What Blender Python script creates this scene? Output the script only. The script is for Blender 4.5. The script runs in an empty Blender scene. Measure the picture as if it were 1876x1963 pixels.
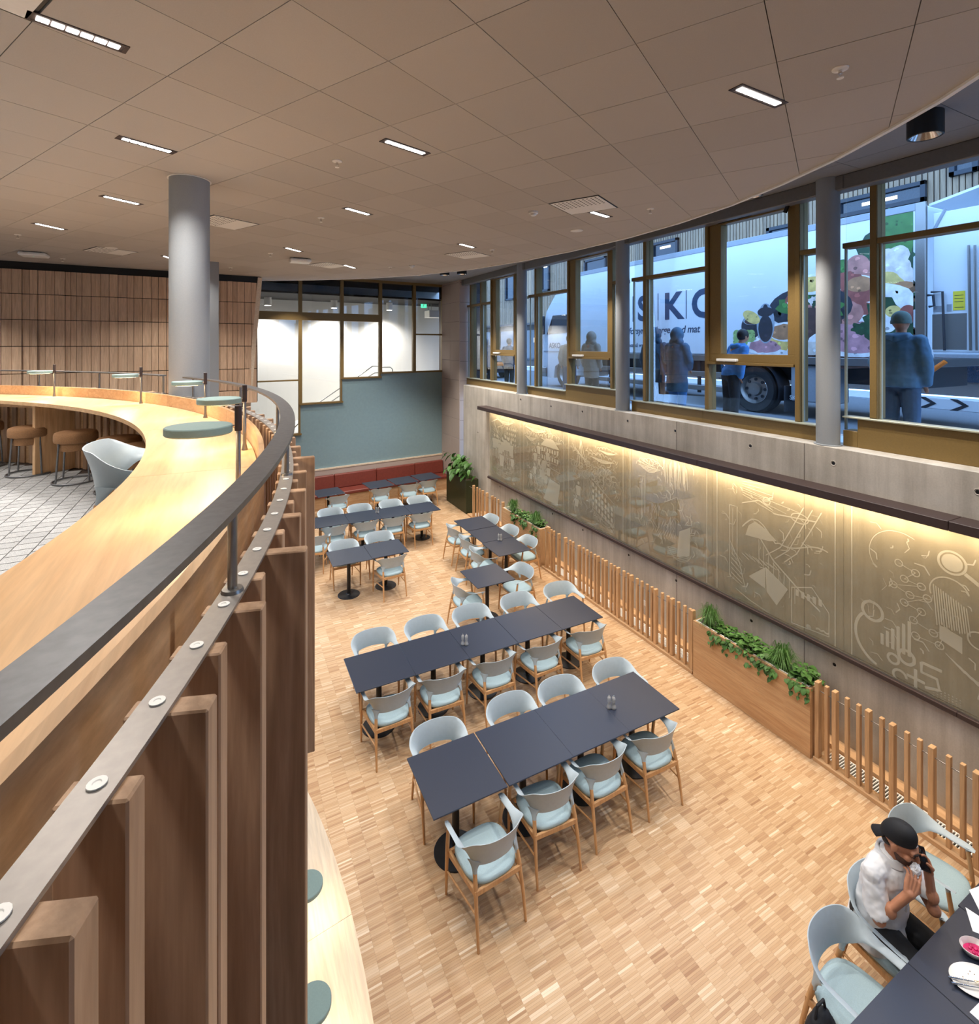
import bpy, bmesh, math, random
from mathutils import Vector, Matrix
random.seed(7)
R = math.radians
SC = bpy.context.scene
COL = SC.collection

# ---------------------------------------------------------------- camera
# The room's own axes are used: x runs towards the window wall, y along it away from the camera, z up.
F, CX, CY, H, TH = 979.0, 938.0, 661.0, 4.74, R(27.2)
cam_d = bpy.data.cameras.new('camera'); cam = bpy.data.objects.new('camera', cam_d); COL.objects.link(cam)
cam_d.sensor_fit = 'HORIZONTAL'; cam_d.sensor_width = 36.0
cam_d.lens = 36.0*F/1876.0
cam_d.shift_x = 0.0
cam_d.shift_y = -(981.5-CY)/1876.0
cam_d.clip_start = 0.02; cam_d.clip_end = 200
cam.location = (0, 0, H); cam.rotation_euler = (R(90), 0, -TH)
SC.camera = cam

# ---------------------------------------------------------------- sky: an even overcast, cold against the indoor white balance
W = bpy.data.worlds.new('overcast_sky'); SC.world = W; W.use_nodes = True
bg = W.node_tree.nodes['Background']
bg.inputs[0].default_value = (0.32, 0.57, 1.0, 1); bg.inputs[1].default_value = 4.8
SC.view_settings.view_transform = 'Standard'; SC.view_settings.look = 'None'
SC.view_settings.gamma = 1.0; SC.view_settings.use_curve_mapping = False
SC.view_settings.exposure = 0.0
LAMP = (1.0, 0.94, 0.87)      # ceiling fittings
WARM = (1.0, 0.74, 0.46)      # glass panel wash light and desk lamps
SC.cycles.use_denoising = True
SC.cycles.max_bounces = 6
SC.cycles.diffuse_bounces = 3
SC.cycles.glossy_bounces = 3
SC.cycles.transmission_bounces = 3
SC.cycles.adaptive_threshold = 0.05
SC.cycles.caustics_reflective = False; SC.cycles.caustics_refractive = False
SC.cycles.sample_clamp_indirect = 6.0

# ---------------------------------------------------------------- pixel -> place
cT, sT = math.cos(TH), math.sin(TH)
def room(X, Y): return (X*cT+Y*sT, -X*sT+Y*cT)
def P(u, v, z):                      # pixel known to lie at height z
    Y = (H-z)*F/(v-CY); return room((u-CX)/F*Y, Y)
def PX(u, v, xp):                    # pixel known to lie on the plane x = xp -> (y, z)
    d = room((u-CX)/F, 1.0); t = xp/d[0]; return (d[1]*t, H-(v-CY)/F*t)
def PLn(u, v, a, b):                 # plane y = a + b x -> (x, y, z)
    d = room((u-CX)/F, 1.0); t = a/(d[1]-b*d[0]); return (d[0]*t, d[1]*t, H-(v-CY)/F*t)

# ---------------------------------------------------------------- mesh helpers
class MB:
    def __init__(s): s.v = []; s.f = []; s.m = []
    def add(s, vs, fs, mi=0):
        n = len(s.v); s.v += [tuple(v) for v in vs]; s.f += [tuple(i+n for i in f) for f in fs]; s.m += [mi]*len(fs); return s
    def box(s, x0, x1, y0, y1, z0, z1, mi=0):
        return s.add([(x, y, z) for z in (z0, z1) for y in (y0, y1) for x in (x0, x1)],
                     [(0,2,3,1),(4,5,7,6),(0,1,5,4),(2,6,7,3),(0,4,6,2),(1,3,7,5)], mi)
    def cbox(s, x0, x1, y0, y1, z0, z1, b=.003, M=None, mi=0):      # chamfered box
        vs = []; idx = {}
        for sx in (0, 1):
            for sy in (0, 1):
                for sz in (0, 1):
                    c = ((x0, x1)[sx], (y0, y1)[sy], (z0, z1)[sz]); d = (b*(1-2*sx), b*(1-2*sy), b*(1-2*sz))
                    for a in range(3):
                        idx[sx, sy, sz, a] = len(vs)
                        vs.append(tuple(c[k] if k == a else c[k]+d[k] for k in range(3)))
        fs = []
        for a in range(3):
            for sd in (0, 1):
                q = []
                for p, r in ((0,0),(1,0),(1,1),(0,1)):
                    k = [0,0,0]; k[a] = sd; k[(a+1)%3] = p; k[(a+2)%3] = r; q.append(idx[k[0],k[1],k[2],a])
                fs.append(q if sd else q[::-1])
            b1, b2 = (a+1)%3, (a+2)%3
            for p in (0, 1):
                for r in (0, 1):
                    k = [0,0,0]; k[b1] = p; k[b2] = r; k0 = list(k); k1 = list(k); k1[a] = 1
                    q = [idx[(*k0, b1)], idx[(*k1, b1)], idx[(*k1, b2)], idx[(*k0, b2)]]
                    fs.append(q if (p ^ r) else q[::-1])
        for sx in (0,1):
            for sy in (0,1):
                for sz in (0,1):
                    q = [idx[sx,sy,sz,0], idx[sx,sy,sz,1], idx[sx,sy,sz,2]]
                    fs.append(q if (sx+sy+sz) % 2 else q[::-1])
        if M is not None: vs = [tuple(M @ Vector(v)) for v in vs]
        return s.add(vs, fs, mi)
    def prism(s, poly, z0, z1, mi=0, sides=True):
        n = len(poly)
        fs = [tuple(range(n))[::-1], tuple(range(n, 2*n))]
        if sides: fs += [(i, (i+1)%n, n+(i+1)%n, n+i) for i in range(n)]
        return s.add([(p[0], p[1], z0) for p in poly]+[(p[0], p[1], z1) for p in poly], fs, mi)
    def ring(s, rings, caps=True, closed=True, mi=0):            # loft of vertex rings
        n = len(rings[0]); vs = [p for r in rings for p in r]; fs = []
        for i in range(len(rings)-1):
            for j in range(n if closed else n-1):
                a, b = i*n+j, i*n+(j+1)%n; fs.append((a, b, b+n, a+n))
        if caps: fs += [tuple(range(n))[::-1], tuple(range((len(rings)-1)*n, len(rings)*n))]
        return s.add(vs, fs, mi)
    def tube(s, pts, r, n=10, caps=True, mi=0):
        pts = [Vector(p) for p in pts]; rs = r if isinstance(r, (list, tuple)) else [r]*len(pts)
        rings = []; up = None
        for i, p in enumerate(pts):
            t = (pts[min(i+1, len(pts)-1)]-pts[max(i-1, 0)]).normalized()
            if up is None: up = Vector((0,0,1)) if abs(t.z) < .9 else Vector((1,0,0))
            a = up.cross(t)
            if a.length < 1e-5: a = Vector((1,0,0)).cross(t)
            a.normalize(); b = t.cross(a).normalized(); up = b
            rings.append([tuple(p+(a*math.cos(2*math.pi*k/n)+b*math.sin(2*math.pi*k/n))*rs[i]) for k in range(n)])
        return s.ring(rings, caps, mi=mi)
    def lathe(s, prof, n=24, c=(0,0,0), caps=True, mi=0):
        rings = [[(c[0]+r*math.cos(2*math.pi*k/n), c[1]+r*math.sin(2*math.pi*k/n), c[2]+z) for k in range(n)] for r, z in prof]
        return s.ring(rings, caps, mi=mi)
    def ell(s, c, r, n=14, m=9, M=None, mi=0):                    # ellipsoid
        rings = []
        for i in range(m+1):
            a = -math.pi/2+math.pi*min(max(i/m, .012), .988); q = []
            for k in range(n):
                v = Vector((r[0]*math.cos(a)*math.cos(2*math.pi*k/n), r[1]*math.cos(a)*math.sin(2*math.pi*k/n), r[2]*math.sin(a)))
                if M is not None: v = M @ v
                q.append((c[0]+v.x, c[1]+v.y, c[2]+v.z))
            rings.append(q)
        return s.ring(rings, True, mi=mi)
    def caps(s, pts, rs, n=12, mi=0):                             # tapered limb with round ends and joints
        s.tube(pts, rs, n, mi=mi)
        for p, r in zip(pts, rs): s.ell(p, (r, r, r), n, 7, mi=mi)
        return s
    def arc(s, c, r0, r1, a0, a1, z0, z1, n=48, mi=0):            # curved slab, angles in degrees
        vs = []; 
        for i in range(n+1):
            a = R(a0+(a1-a0)*i/n); ca, sa = math.cos(a), math.sin(a)
            for r, z in ((r0, z0), (r1, z0), (r1, z1), (r0, z1)): vs.append((c[0]+r*ca, c[1]+r*sa, z))
        fs = []
        for i in range(n):
            for j in range(4):
                a, b = i*4+j, i*4+(j+1)%4; fs.append((a, b, b+4, a+4))
        fs += [(3,2,1,0), tuple(4*n+k for k in range(4))]
        return s.add(vs, fs, mi)
    def quad(s, a, b, c, d, mi=0): return s.add([a, b, c, d], [(0,1,2,3)], mi)
    def mesh(s, name, mats, smooth=None):
        me = bpy.data.meshes.new(name); me.from_pydata(s.v, [], s.f); me.validate()
        for m in (mats if isinstance(mats, (list, tuple)) else [mats]): me.materials.append(m)
        if any(s.m): me.polygons.foreach_set('material_index', s.m[:len(me.polygons)])
        if len(s.f) < 60000:
            bm = bmesh.new(); bm.from_mesh(me); bmesh.ops.recalc_face_normals(bm, faces=bm.faces); bm.to_mesh(me); bm.free()
        if smooth is not None:
            me.polygons.foreach_set('use_smooth', [True]*len(me.polygons))
            if smooth < 179: me.set_sharp_from_angle(angle=R(smooth))
        me.update(); return me
    def build(s, name, mats, parent=None, smooth=None, rel=True):
        """one mesh object; when parent is given and rel, the vertices are world places and are moved into the parent's frame"""
        if parent is not None and rel:
            o = worig(parent); s.v = [(a-o[0], b-o[1], c-o[2]) for a, b, c in s.v]
        return link(name, s.mesh(name, mats, smooth), parent)
    def at(s, name, mats, origin, smooth=None):                   # top-level mesh whose origin is at its base
        s.v = [(a-origin[0], b-origin[1], c-origin[2]) for a, b, c in s.v]
        o = link(name, s.mesh(name, mats, smooth)); o.location = origin; return o

def worig(o):
    p = Vector((0,0,0))
    while o is not None: p += o.location; o = o.parent
    return p
def link(name, me, parent=None):
    o = bpy.data.objects.new(name, me); COL.objects.link(o)
    if parent is not None: o.parent = parent
    return o
def tag(o, label=None, cat=None, group=None, kind=None):
    if label: o['label'] = label
    if cat: o['category'] = cat
    if group: o['group'] = group
    if kind: o['kind'] = kind
    return o
def thing(name, label, cat, loc=(0,0,0), group=None, rz=0, kind=None):
    o = bpy.data.objects.new(name, None); COL.objects.link(o); o.empty_display_size = .1
    o.location = loc; o.rotation_euler.z = rz
    return tag(o, label, cat, group, kind)
def dup(root, loc, rz=0, label=None, group=None):
    r = root.copy(); COL.objects.link(r); r.location = loc; r.rotation_euler = (0,0,rz)
    if label: r['label'] = label
    if group: r['group'] = group
    for ch in list(root.children):
        c = ch.copy(); COL.objects.link(c); c.parent = r
        for g in list(ch.children):
            d = g.copy(); COL.objects.link(d); d.parent = c
    return r
def struct(o): o['kind'] = 'structure'; return o
def lamp_light(name, kind, loc, energy, color, parent=None, **k):
    d = bpy.data.lights.new(name, kind); d.energy = energy; d.color = color
    for a, b in k.items():
        if a != 'rot': setattr(d, a, b)
    o = bpy.data.objects.new(name, d); COL.objects.link(o)
    if parent is not None:
        o.parent = parent; w = worig(parent); o.location = (loc[0]-w.x, loc[1]-w.y, loc[2]-w.z)
    else: o.location = loc
    if 'rot' in k: o.rotation_euler = k['rot']
    return o

# ---------------------------------------------------------------- materials
MATS = {}
def srgb(r, g=None, b=None):
    if g is None: r, g, b = r
    f = lambda c: (c/255/12.92 if c/255 <= .04045 else ((c/255+.055)/1.055)**2.4)
    return (f(r), f(g), f(b), 1)
def new_mat(name):
    m = bpy.data.materials.new(name); m.use_nodes = True; nt = m.node_tree
    return m, nt, nt.nodes['Principled BSDF']
def mixc(nt, fac, a, b, mode='MIX'):
    n = nt.nodes.new('ShaderNodeMix'); n.data_type = 'RGBA'; n.blend_type = mode
    for sock, val in ((n.inputs[0], fac), (n.inputs[6], a), (n.inputs[7], b)):
        if hasattr(val, 'is_linked') or hasattr(val, 'links'): nt.links.new(val, sock)
        elif isinstance(val, (int, float)): sock.default_value = val
        else: sock.default_value = val
    return n.outputs[2]
def ramp(nt, src, stops):
    n = nt.nodes.new('ShaderNodeValToRGB'); nt.links.new(src, n.inputs[0])
    e = n.color_ramp.elements
    while len(e) < len(stops): e.new(.5)
    for i, (p, c) in enumerate(stops): e[i].position = p; e[i].color = c if len(c) == 4 else (*c, 1)
    return n.outputs[0]
def coords(nt, scale=(1,1,1), rnd=True, rot=(0,0,0), src='Object'):
    tc = nt.nodes.new('ShaderNodeTexCoord'); mp = nt.nodes.new('ShaderNodeMapping')
    mp.inputs['Scale'].default_value = scale; mp.inputs['Rotation'].default_value = rot
    nt.links.new(tc.outputs[src], mp.inputs['Vector'])
    if rnd:
        oi = nt.nodes.new('ShaderNodeObjectInfo'); mu = nt.nodes.new('ShaderNodeMath'); mu.operation = 'MULTIPLY'; mu.inputs[1].default_value = 37.0
        nt.links.new(oi.outputs['Random'], mu.inputs[0]); nt.links.new(mu.outputs[0], mp.inputs['Location'])
        return mp.outputs[0], oi.outputs['Random']
    return mp.outputs[0], None
def noise(nt, vec, scale=5, detail=4, rough=.5, dist=0):
    n = nt.nodes.new('ShaderNodeTexNoise'); n.inputs['Scale'].default_value = scale; n.inputs['Detail'].default_value = detail
    n.inputs['Roughness'].default_value = rough; n.inputs['Distortion'].default_value = dist
    nt.links.new(vec, n.inputs['Vector']); return n.outputs[0]
def bump(nt, bs, h, strength=.2, dist=.01):
    b = nt.nodes.new('ShaderNodeBump'); b.inputs['Strength'].default_value = strength; b.inputs['Distance'].default_value = dist
    nt.links.new(h, b.inputs['Height']); nt.links.new(b.outputs[0], bs.inputs['Normal'])
def plain(name, col, rough=.5, metal=0, spec=.5, var=.06, vs=30, bmp=0, coat=0):
    m, nt, bs = new_mat(name)
    c = srgb(col); v, r = coords(nt)
    h = noise(nt, v, vs, 3)
    d = tuple(x*(1-var) for x in c[:3])+(1,); l = tuple(min(1, x*(1+var)) for x in c[:3])+(1,)
    nt.links.new(ramp(nt, h, [(.3, d), (.7, l)]), bs.inputs['Base Color'])
    bs.inputs['Roughness'].default_value = rough; bs.inputs['Metallic'].default_value = metal
    bs.inputs['Specular IOR Level'].default_value = spec; bs.inputs['Coat Weight'].default_value = coat
    if bmp: bump(nt, bs, h, bmp, .004)
    MATS[name] = m; return m
def wood(name, c_dark, c_light, axis='z', scale=1.0, rough=.45, tone=.12, spec=.35, rnd=True, rot=(0,0,0), src='Object'):
    m, nt, bs = new_mat(name)
    st = {'x': (1.2, 16, 16), 'y': (16, 1.2, 16), 'z': (16, 16, 1.2)}[axis]
    v, r = coords(nt, tuple(k*scale for k in st), rnd, rot, src)
    a = noise(nt, v, 1.0, 5, .6, 1.2); b = noise(nt, v, 5.0, 3, .6)
    base = ramp(nt, a, [(.28, srgb(c_dark)), (.72, srgb(c_light))])
    fine = ramp(nt, b, [(.35, (.80,.80,.80,1)), (.65, (1.08,1.08,1.08,1))])
    col = mixc(nt, .55, base, fine, 'MULTIPLY')
    if r is not None and tone:
        t = ramp(nt, r, [(0, (1-tone,)*3+(1,)), (1, (1+tone, 1+tone*.9, 1+tone*.75, 1))])
        col = mixc(nt, 1.0, col, t, 'MULTIPLY')
    nt.links.new(col, bs.inputs['Base Color'])
    bs.inputs['Roughness'].default_value = rough; bs.inputs['Specular IOR Level'].default_value = spec
    bump(nt, bs, b, .06, .002)
    MATS[name] = m; return m
def emit(name, col, s):
    m, nt, bs = new_mat(name); bs.inputs['Base Color'].default_value = (*col, 1); bs.inputs['Emission Color'].default_value = (*col, 1)
    bs.inputs['Emission Strength'].default_value = s; m.cycles.emission_sampling = 'NONE'; MATS[name] = m; return m
def glass(name, tint=(1,1,1), refl=1.0, haze=0.0, hazecol=(.8,.85,.8), rough=0.0):
    """thin pane: clear passage, fresnel reflection, a little haze"""
    m = bpy.data.materials.new(name); m.use_nodes = True; nt = m.node_tree; nt.nodes.clear()
    out = nt.nodes.new('ShaderNodeOutputMaterial'); tr = nt.nodes.new('ShaderNodeBsdfTransparent'); tr.inputs[0].default_value = (*tint, 1)
    gl = nt.nodes.new('ShaderNodeBsdfGlossy'); gl.inputs['Roughness'].default_value = rough
    fr = nt.nodes.new('ShaderNodeFresnel'); fr.inputs[0].default_value = 1.45
    mu = nt.nodes.new('ShaderNodeMath'); mu.operation = 'MULTIPLY'; mu.inputs[1].default_value = refl; nt.links.new(fr.outputs[0], mu.inputs[0])
    mx = nt.nodes.new('ShaderNodeMixShader'); nt.links.new(mu.outputs[0], mx.inputs[0]); nt.links.new(tr.outputs[0], mx.inputs[1]); nt.links.new(gl.outputs[0], mx.inputs[2])
    sh = mx.outputs[0]
    if haze:
        df = nt.nodes.new('ShaderNodeBsdfDiffuse'); df.inputs[0].default_value = (*hazecol, 1)
        m2 = nt.nodes.new('ShaderNodeMixShader'); m2.inputs[0].default_value = haze
        nt.links.new(sh, m2.inputs[1]); nt.links.new(df.outputs[0], m2.inputs[2]); sh = m2.outputs[0]
    nt.links.new(sh, out.inputs[0]); MATS[name] = m; return m

wood('oak_v', (188,148,108), (214,178,138), 'z')
wood('oak_x', (190,148,108), (214,178,138), 'x')
wood('oak_y', (190,148,108), (214,178,138), 'y')
wood('oak_fin', (166,132,104), (206,172,142), 'z', tone=.10)
wood('oak_leg', (192,144,98), (214,170,122), 'z', rough=.4, tone=.04)
wood('oak_top', (206,166,122), (224,188,146), 'y', scale=.7, rough=.32, tone=.03, spec=.45)
wood('oak_pale', (226,206,180), (240,224,202), 'y', scale=.7, rough=.38, tone=.03)
wood('oak_wall', (196,162,134), (228,198,168), 'z', tone=.11)
wood('walnut_board', (90,58,40), (110,74,52), 'z')
plain('shell', (170,184,193), .42, var=.025, spec=.4)
plain('fabric', (160,182,190), .85, var=.06, vs=160, bmp=.12, spec=.2)
plain('slate', (44,50,66), .36, var=.05, vs=300, spec=.5)
plain('slate_edge', (34,34,40), .5, var=.05)
plain('black_metal', (24,25,28), .42, var=.08, spec=.4)
plain('base_disc', (30,32,37), .38, var=.08, spec=.5)
plain('strip_steel', (162,157,153), .42, .7, var=.06, vs=70)
plain('steel', (150,148,146), .36, .9, var=.05, vs=80)
plain('dark_steel', (126,128,132), .40, .85, var=.10, vs=60)
plain('chrome', (225,225,225), .15, 1.0, var=.02)
plain('col_grey', (150,155,160), .6, var=.03, vs=120, bmp=.08)
plain('ceil_tile', (196,190,184), .92, var=.03, vs=220, spec=.1)
plain('ceil_tile_b', (191,185,179), .92, var=.03, vs=200, spec=.1)
plain('ceil_dark', (38,36,35), .9, var=.05)
plain('soffit', (140,142,146), .8, var=.03)
plain('white', (246,244,240), .6, var=.02)
plain('white_plastic', (236,236,234), .4, var=.02)
plain('plaster', (238,236,232), .85, var=.012, spec=.15)
plain('black_paint', (14,14,16), .45, var=.05)
plain('anod_gold', (130,107,64), .45, .15, var=.05, vs=60, spec=.4)
plain('anod_edge', (176,178,160), .40, .3, var=.05, vs=60)
plain('blue_wall', (136,162,170), .75, var=.03, vs=14, spec=.2)
plain('leather', (120,56,46), .48, var=.10, vs=20, spec=.4, bmp=.05)
plain('dark_brown', (62,48,46), .5, var=.06)
plain('lamp_green', (138,164,162), .55, var=.04, vs=120)
plain('cork', (142,104,70), .85, var=.22, vs=190, bmp=.3)
plain('moss_metal', (44,52,28), .42, .15, var=.08, vs=20)
plain('paper', (238,240,244), .8, var=.01)
plain('china', (236,236,234), .25, var=.01, coat=.4)
plain('beet', (196,20,96), .35, var=.35, vs=40)
plain('soil', (60,44,32), .95, var=.3)
plain('leaf', (62,98,44), .5, var=.22, vs=30, spec=.35)
plain('leaf_b', (84,126,64), .5, var=.22, vs=30, spec=.35)
plain('grass_blade', (74,118,50), .55, var=.2, vs=30)
plain('stone_pink', (186,170,160), .8, var=.10, vs=160, bmp=.12)
plain('asphalt', (120,124,130), .9, var=.12, vs=30)
plain('pave', (190,194,200), .85, var=.08, vs=8)
plain('skin', (186,130,100), .5, var=.05, vs=18, spec=.35)
plain('hair', (28,22,20), .6, var=.2)
plain('stubble', (92,64,52), .8, var=.25, vs=120)
plain('shirt', (226,228,232), .85, var=.02, vs=10, spec=.15)
plain('trouser', (32,34,38), .9, var=.1)
plain('cap_black', (18,20,26), .75, var=.15)
plain('rubber', (34,36,40), .8, var=.1)
plain('truck_white', (220,226,232), .35, var=.015, vs=3, spec=.5)
plain('truck_grey', (150,156,164), .5, var=.05)
plain('truck_dark', (40,44,52), .5, var=.1)
plain('truck_glass', (30,40,52), .08, var=.05, spec=.8)
plain('ink', (36,62,92), .6, var=.02)
plain('amber', (230,120,30), .4, var=.05)
plain('hazard_yellow', (226,206,60), .5, var=.03)
plain('parka_blue', (74,112,140), .75, var=.12, vs=16)
plain('parka_dark', (58,84,106), .75, var=.12, vs=16)
plain('sweater_blue', (70,130,190), .85, var=.08)
plain('coat_beige', (150,140,128), .85, var=.06)
plain('jeans', (62,86,112), .9, var=.1)
plain('beanie', (96,116,112), .9, var=.12, vs=90)
plain('brick_far', (166,130,118), .85, var=.10, vs=14)
plain('shop_dark', (70,62,58), .6, var=.1)
plain('steel_grey', (120,118,116), .5, .3, var=.05)
wood('cladding', (122,102,82), (164,140,112), 'z', scale=.6, tone=.12)
glass('pane', (.96,.98,1.0), .28)
glass('pane_stair', (.93,.94,.95), 1.2)
glass('panel_glass', (.95,.95,.91), .5, .16, (.66,.61,.47))
glass('crystal', (.92,.94,.95), 2.0, .30, (.92,.92,.92))
emit('led', (1.0,.97,.92), 14); emit('led_warm', (1,.80,.52), 9); emit('lit_room', (1,.86,.62), 2.2); emit('exit_green', (.1,.75,.45), 1.6)
emit('desk_led', (1,.80,.50), 14)

def etched_mat():
    m = bpy.data.materials.new('etching'); m.use_nodes = True; nt = m.node_tree; nt.nodes.clear()
    out = nt.nodes.new('ShaderNodeOutputMaterial'); tr = nt.nodes.new('ShaderNodeBsdfTransparent'); df = nt.nodes.new('ShaderNodeBsdfDiffuse')
    df.inputs[0].default_value = (.86,.86,.76,1); mx = nt.nodes.new('ShaderNodeMixShader'); mx.inputs[0].default_value = .30
    nt.links.new(tr.outputs[0], mx.inputs[1]); nt.links.new(df.outputs[0], mx.inputs[2]); nt.links.new(mx.outputs[0], out.inputs[0]); MATS['etching'] = m
etched_mat()

def concrete():
    m, nt, bs = new_mat('concrete'); v, _ = coords(nt, rnd=False)
    a = noise(nt, v, 1.1, 6, .6); v2, _ = coords(nt, (1, 5, .35), False); st = noise(nt, v2, 1.6, 5, .65); f = noise(nt, v, 60, 3)
    base = ramp(nt, a, [(.3, srgb(176,170,161)), (.7, srgb(212,206,197))])
    streak = ramp(nt, st, [(.36, (.80,.79,.77,1)), (.62, (1.06,1.06,1.06,1))])
    c = mixc(nt, .8, base, streak, 'MULTIPLY'); c = mixc(nt, .25, c, ramp(nt, f, [(.3,(.75,.75,.75,1)),(.7,(1.1,1.1,1.1,1))]), 'MULTIPLY')
    nt.links.new(c, bs.inputs['Base Color']); bs.inputs['Roughness'].default_value = .75; bs.inputs['Specular IOR Level'].default_value = .25
    bump(nt, bs, f, .12, .003); MATS['concrete'] = m
concrete()

def parquet():
    m, nt, bs = new_mat('parquet')
    at = nt.nodes.new('ShaderNodeAttribute'); at.attribute_name = 'tone'
    base = ramp(nt, at.outputs['Fac'], [(0, srgb(166,128,96)), (.35, srgb(194,160,124)), (.7, srgb(208,178,144)), (1, srgb(236,216,190))])
    v, _ = coords(nt, (3, 60, 3), False); g = noise(nt, v, 3, 4, .6)
    c = mixc(nt, .45, base, ramp(nt, g, [(.3,(.78,.76,.72,1)),(.7,(1.1,1.1,1.1,1))]), 'MULTIPLY')
    nt.links.new(c, bs.inputs['Base Color']); bs.inputs['Roughness'].default_value = .34; bs.inputs['Specular IOR Level'].default_value = .4
    MATS['parquet'] = m
parquet()
def stone_floor():
    m, nt, bs = new_mat('stone_floor'); v, r = coords(nt); a = noise(nt, v, 260, 2); b = noise(nt, v, 3, 3)
    c = ramp(nt, a, [(.3, srgb(126,128,130)), (.7, srgb(186,187,188))])
    t = ramp(nt, r, [(0, (.90,.90,.90,1)), (1, (1.06,1.06,1.06,1))]); c = mixc(nt, 1, c, t, 'MULTIPLY')
    nt.links.new(c, bs.inputs['Base Color']); bs.inputs['Roughness'].default_value = .85; bs.inputs['Specular IOR Level'].default_value = .2; bump(nt, bs, a, .2, .002); MATS['stone_floor'] = m
stone_floor()
M = MATS
# ================================================================ STRUCTURE
C0 = (-5.86, 2.73)                    # centre of the curved mezzanine edge
ZM = 3.455                            # mezzanine floor
def proj(x, y, z):
    X = x*cT-y*sT; Y = x*sT+y*cT
    if Y < .05: return None
    return (CX+F*X/Y, CY+F*(H-z)/Y)
def parea(poly, z):
    q = [proj(x, y, z) for x, y in poly]
    if any(k is None for k in q): return 0
    if all(k[0] < 0 for k in q) or all(k[0] > 1876 for k in q) or all(k[1] < 0 for k in q) or all(k[1] > 1963 for k in q): return 0
    return abs(sum(q[i][0]*q[(i+1)%len(q)][1]-q[(i+1)%len(q)][0]*q[i][1] for i in range(len(q))))/2
def polar(r, a): return (C0[0]+r*math.cos(R(a)), C0[1]+r*math.sin(R(a)))

# ---- dining floor: slab, strip parquet
floor = struct(MB().box(-9, 6.9, -4.5, 18.6, -.2, -.012).build('floor', M['parquet']))
SL, SW = .145, .0172
def strip_mesh(mb, x, y, l, w, z): 
    g = .0003
    return mb.add([(x+g,y+g,z),(x+l-g,y+g,z),(x+l-g,y+w-g,z),(x+g,y+w-g,z),(x+g,y+g,-.012),(x+l-g,y+g,-.012),(x+l-g,y+w-g,-.012),(x+g,y+w-g,-.012)],
                  [(0,1,2,3),(4,5,1,0),(5,6,2,1),(6,7,3,2),(7,4,0,3)])
def tone_attr(me, vals):
    a = me.attributes.new('tone', 'FLOAT', 'FACE'); a.data.foreach_set('value', vals)
rnd = random.Random(3)
cells = []
x = -.715
while x < 6.4:
    y = -.2+rnd.random()*SW; blk = rnd.random()
    while y < 16.1:
        if rnd.random() < .09: blk = rnd.random()
        cells.append((parea([(x,y),(x+SL,y),(x+SL,y+SW),(x,y+SW)], 0), x, y, min(1, max(0, .52*rnd.random()+.24*blk+.10+(.25 if rnd.random() < .05 else 0)-(.2 if rnd.random() < .08 else 0)))))
        y += SW
    x += SL
cells.sort(reverse=True)
NT = 8; smesh = []
for k in range(NT):
    mb = MB(); strip_mesh(mb, 0, 0, SL, SW, 0); me = mb.mesh('parquet_strip', M['parquet']); tone_attr(me, [k/(NT-1)]*5); smesh.append(me)
big = [c for c in cells if (lambda u: u and 600 < u[0] < 1876 and u[1] < 1963)(proj(c[1], c[2], 0))][:300]; bs_ = set((c[1], c[2]) for c in big)
for a, x, y, t in big:
    o = link('parquet_strip', smesh[min(NT-1, int(t*NT))], floor); o.location = (x, y, 0)
mb = MB(); tv = []
for a, x, y, t in cells:
    if (x, y) in bs_: continue
    strip_mesh(mb, x, y, SL, SW, rnd.random()*.0004-.0004); tv += [t]*5
o = mb.build('parquet_field', M['parquet'], floor); tone_attr(o.data, tv); o['kind'] = 'stuff'

# ---- closing walls, roof
struct(MB().box(-9.3, -9, -4.5, 18.6, -.2, 7).build('wall_left', M['plaster']))
struct(MB().box(-9.3, 7.2, -4.8, -4.5, -.2, 7).build('wall_front', M['plaster']))

# ---- tile ceiling with its curved edge
ZT = 6.29
edge = [(-6,-4.3),(-3.2,-3.2),(-1,-2.2),(.8,-1.3),(2.0,-.45),(2.85,.28),(3.42,.86),(3.813,1.315),(3.996,1.569),(4.223,1.961),(4.487,2.46),(4.722,3.059),(4.946,3.8),(5.09,4.692),(5.13,5.651),(5.03,6.9),(4.82,8.1),(4.42,9.5),(3.74,10.8),(2.856,11.861),(1.821,12.713),(.724,13.387)]
region = edge+[(-9,13.6),(-9,-4.3)]
def clip(poly):
    out = list(poly)
    for i in range(len(region)):
        a, b = region[i], region[(i+1)%len(region)]
        nx, ny = -(b[1]-a[1]), b[0]-a[0]
        ins = lambda p: (p[0]-a[0])*nx+(p[1]-a[1])*ny >= -1e-9
        src = out; out = []
        for j in range(len(src)):
            p, q = src[j], src[(j+1)%len(src)]
            if ins(p): out.append(p)
            if ins(p) != ins(q):
                dp = (p[0]-a[0])*nx+(p[1]-a[1])*ny; dq = (q[0]-a[0])*nx+(q[1]-a[1])*ny; t = dp/(dp-dq)
                out.append((p[0]+(q[0]-p[0])*t, p[1]+(q[1]-p[1])*t))
        if len(out) < 3: return []
    return out
ceiling = struct(MB().prism(region, ZT+.03, ZT+.06).build('ceiling', M['ceil_dark']))
ga = R(61.2); gB = (math.sin(ga), math.cos(ga)); gA = (-math.cos(ga), math.sin(ga)); a0 = P(1488.3, 119.6, ZT); TS, TA = .6, .586
def gp(i, j): return (a0[0]+gB[0]*TS*i+gA[0]*TA*j, a0[1]+gB[1]*TS*i+gA[1]*TA*j)
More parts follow.
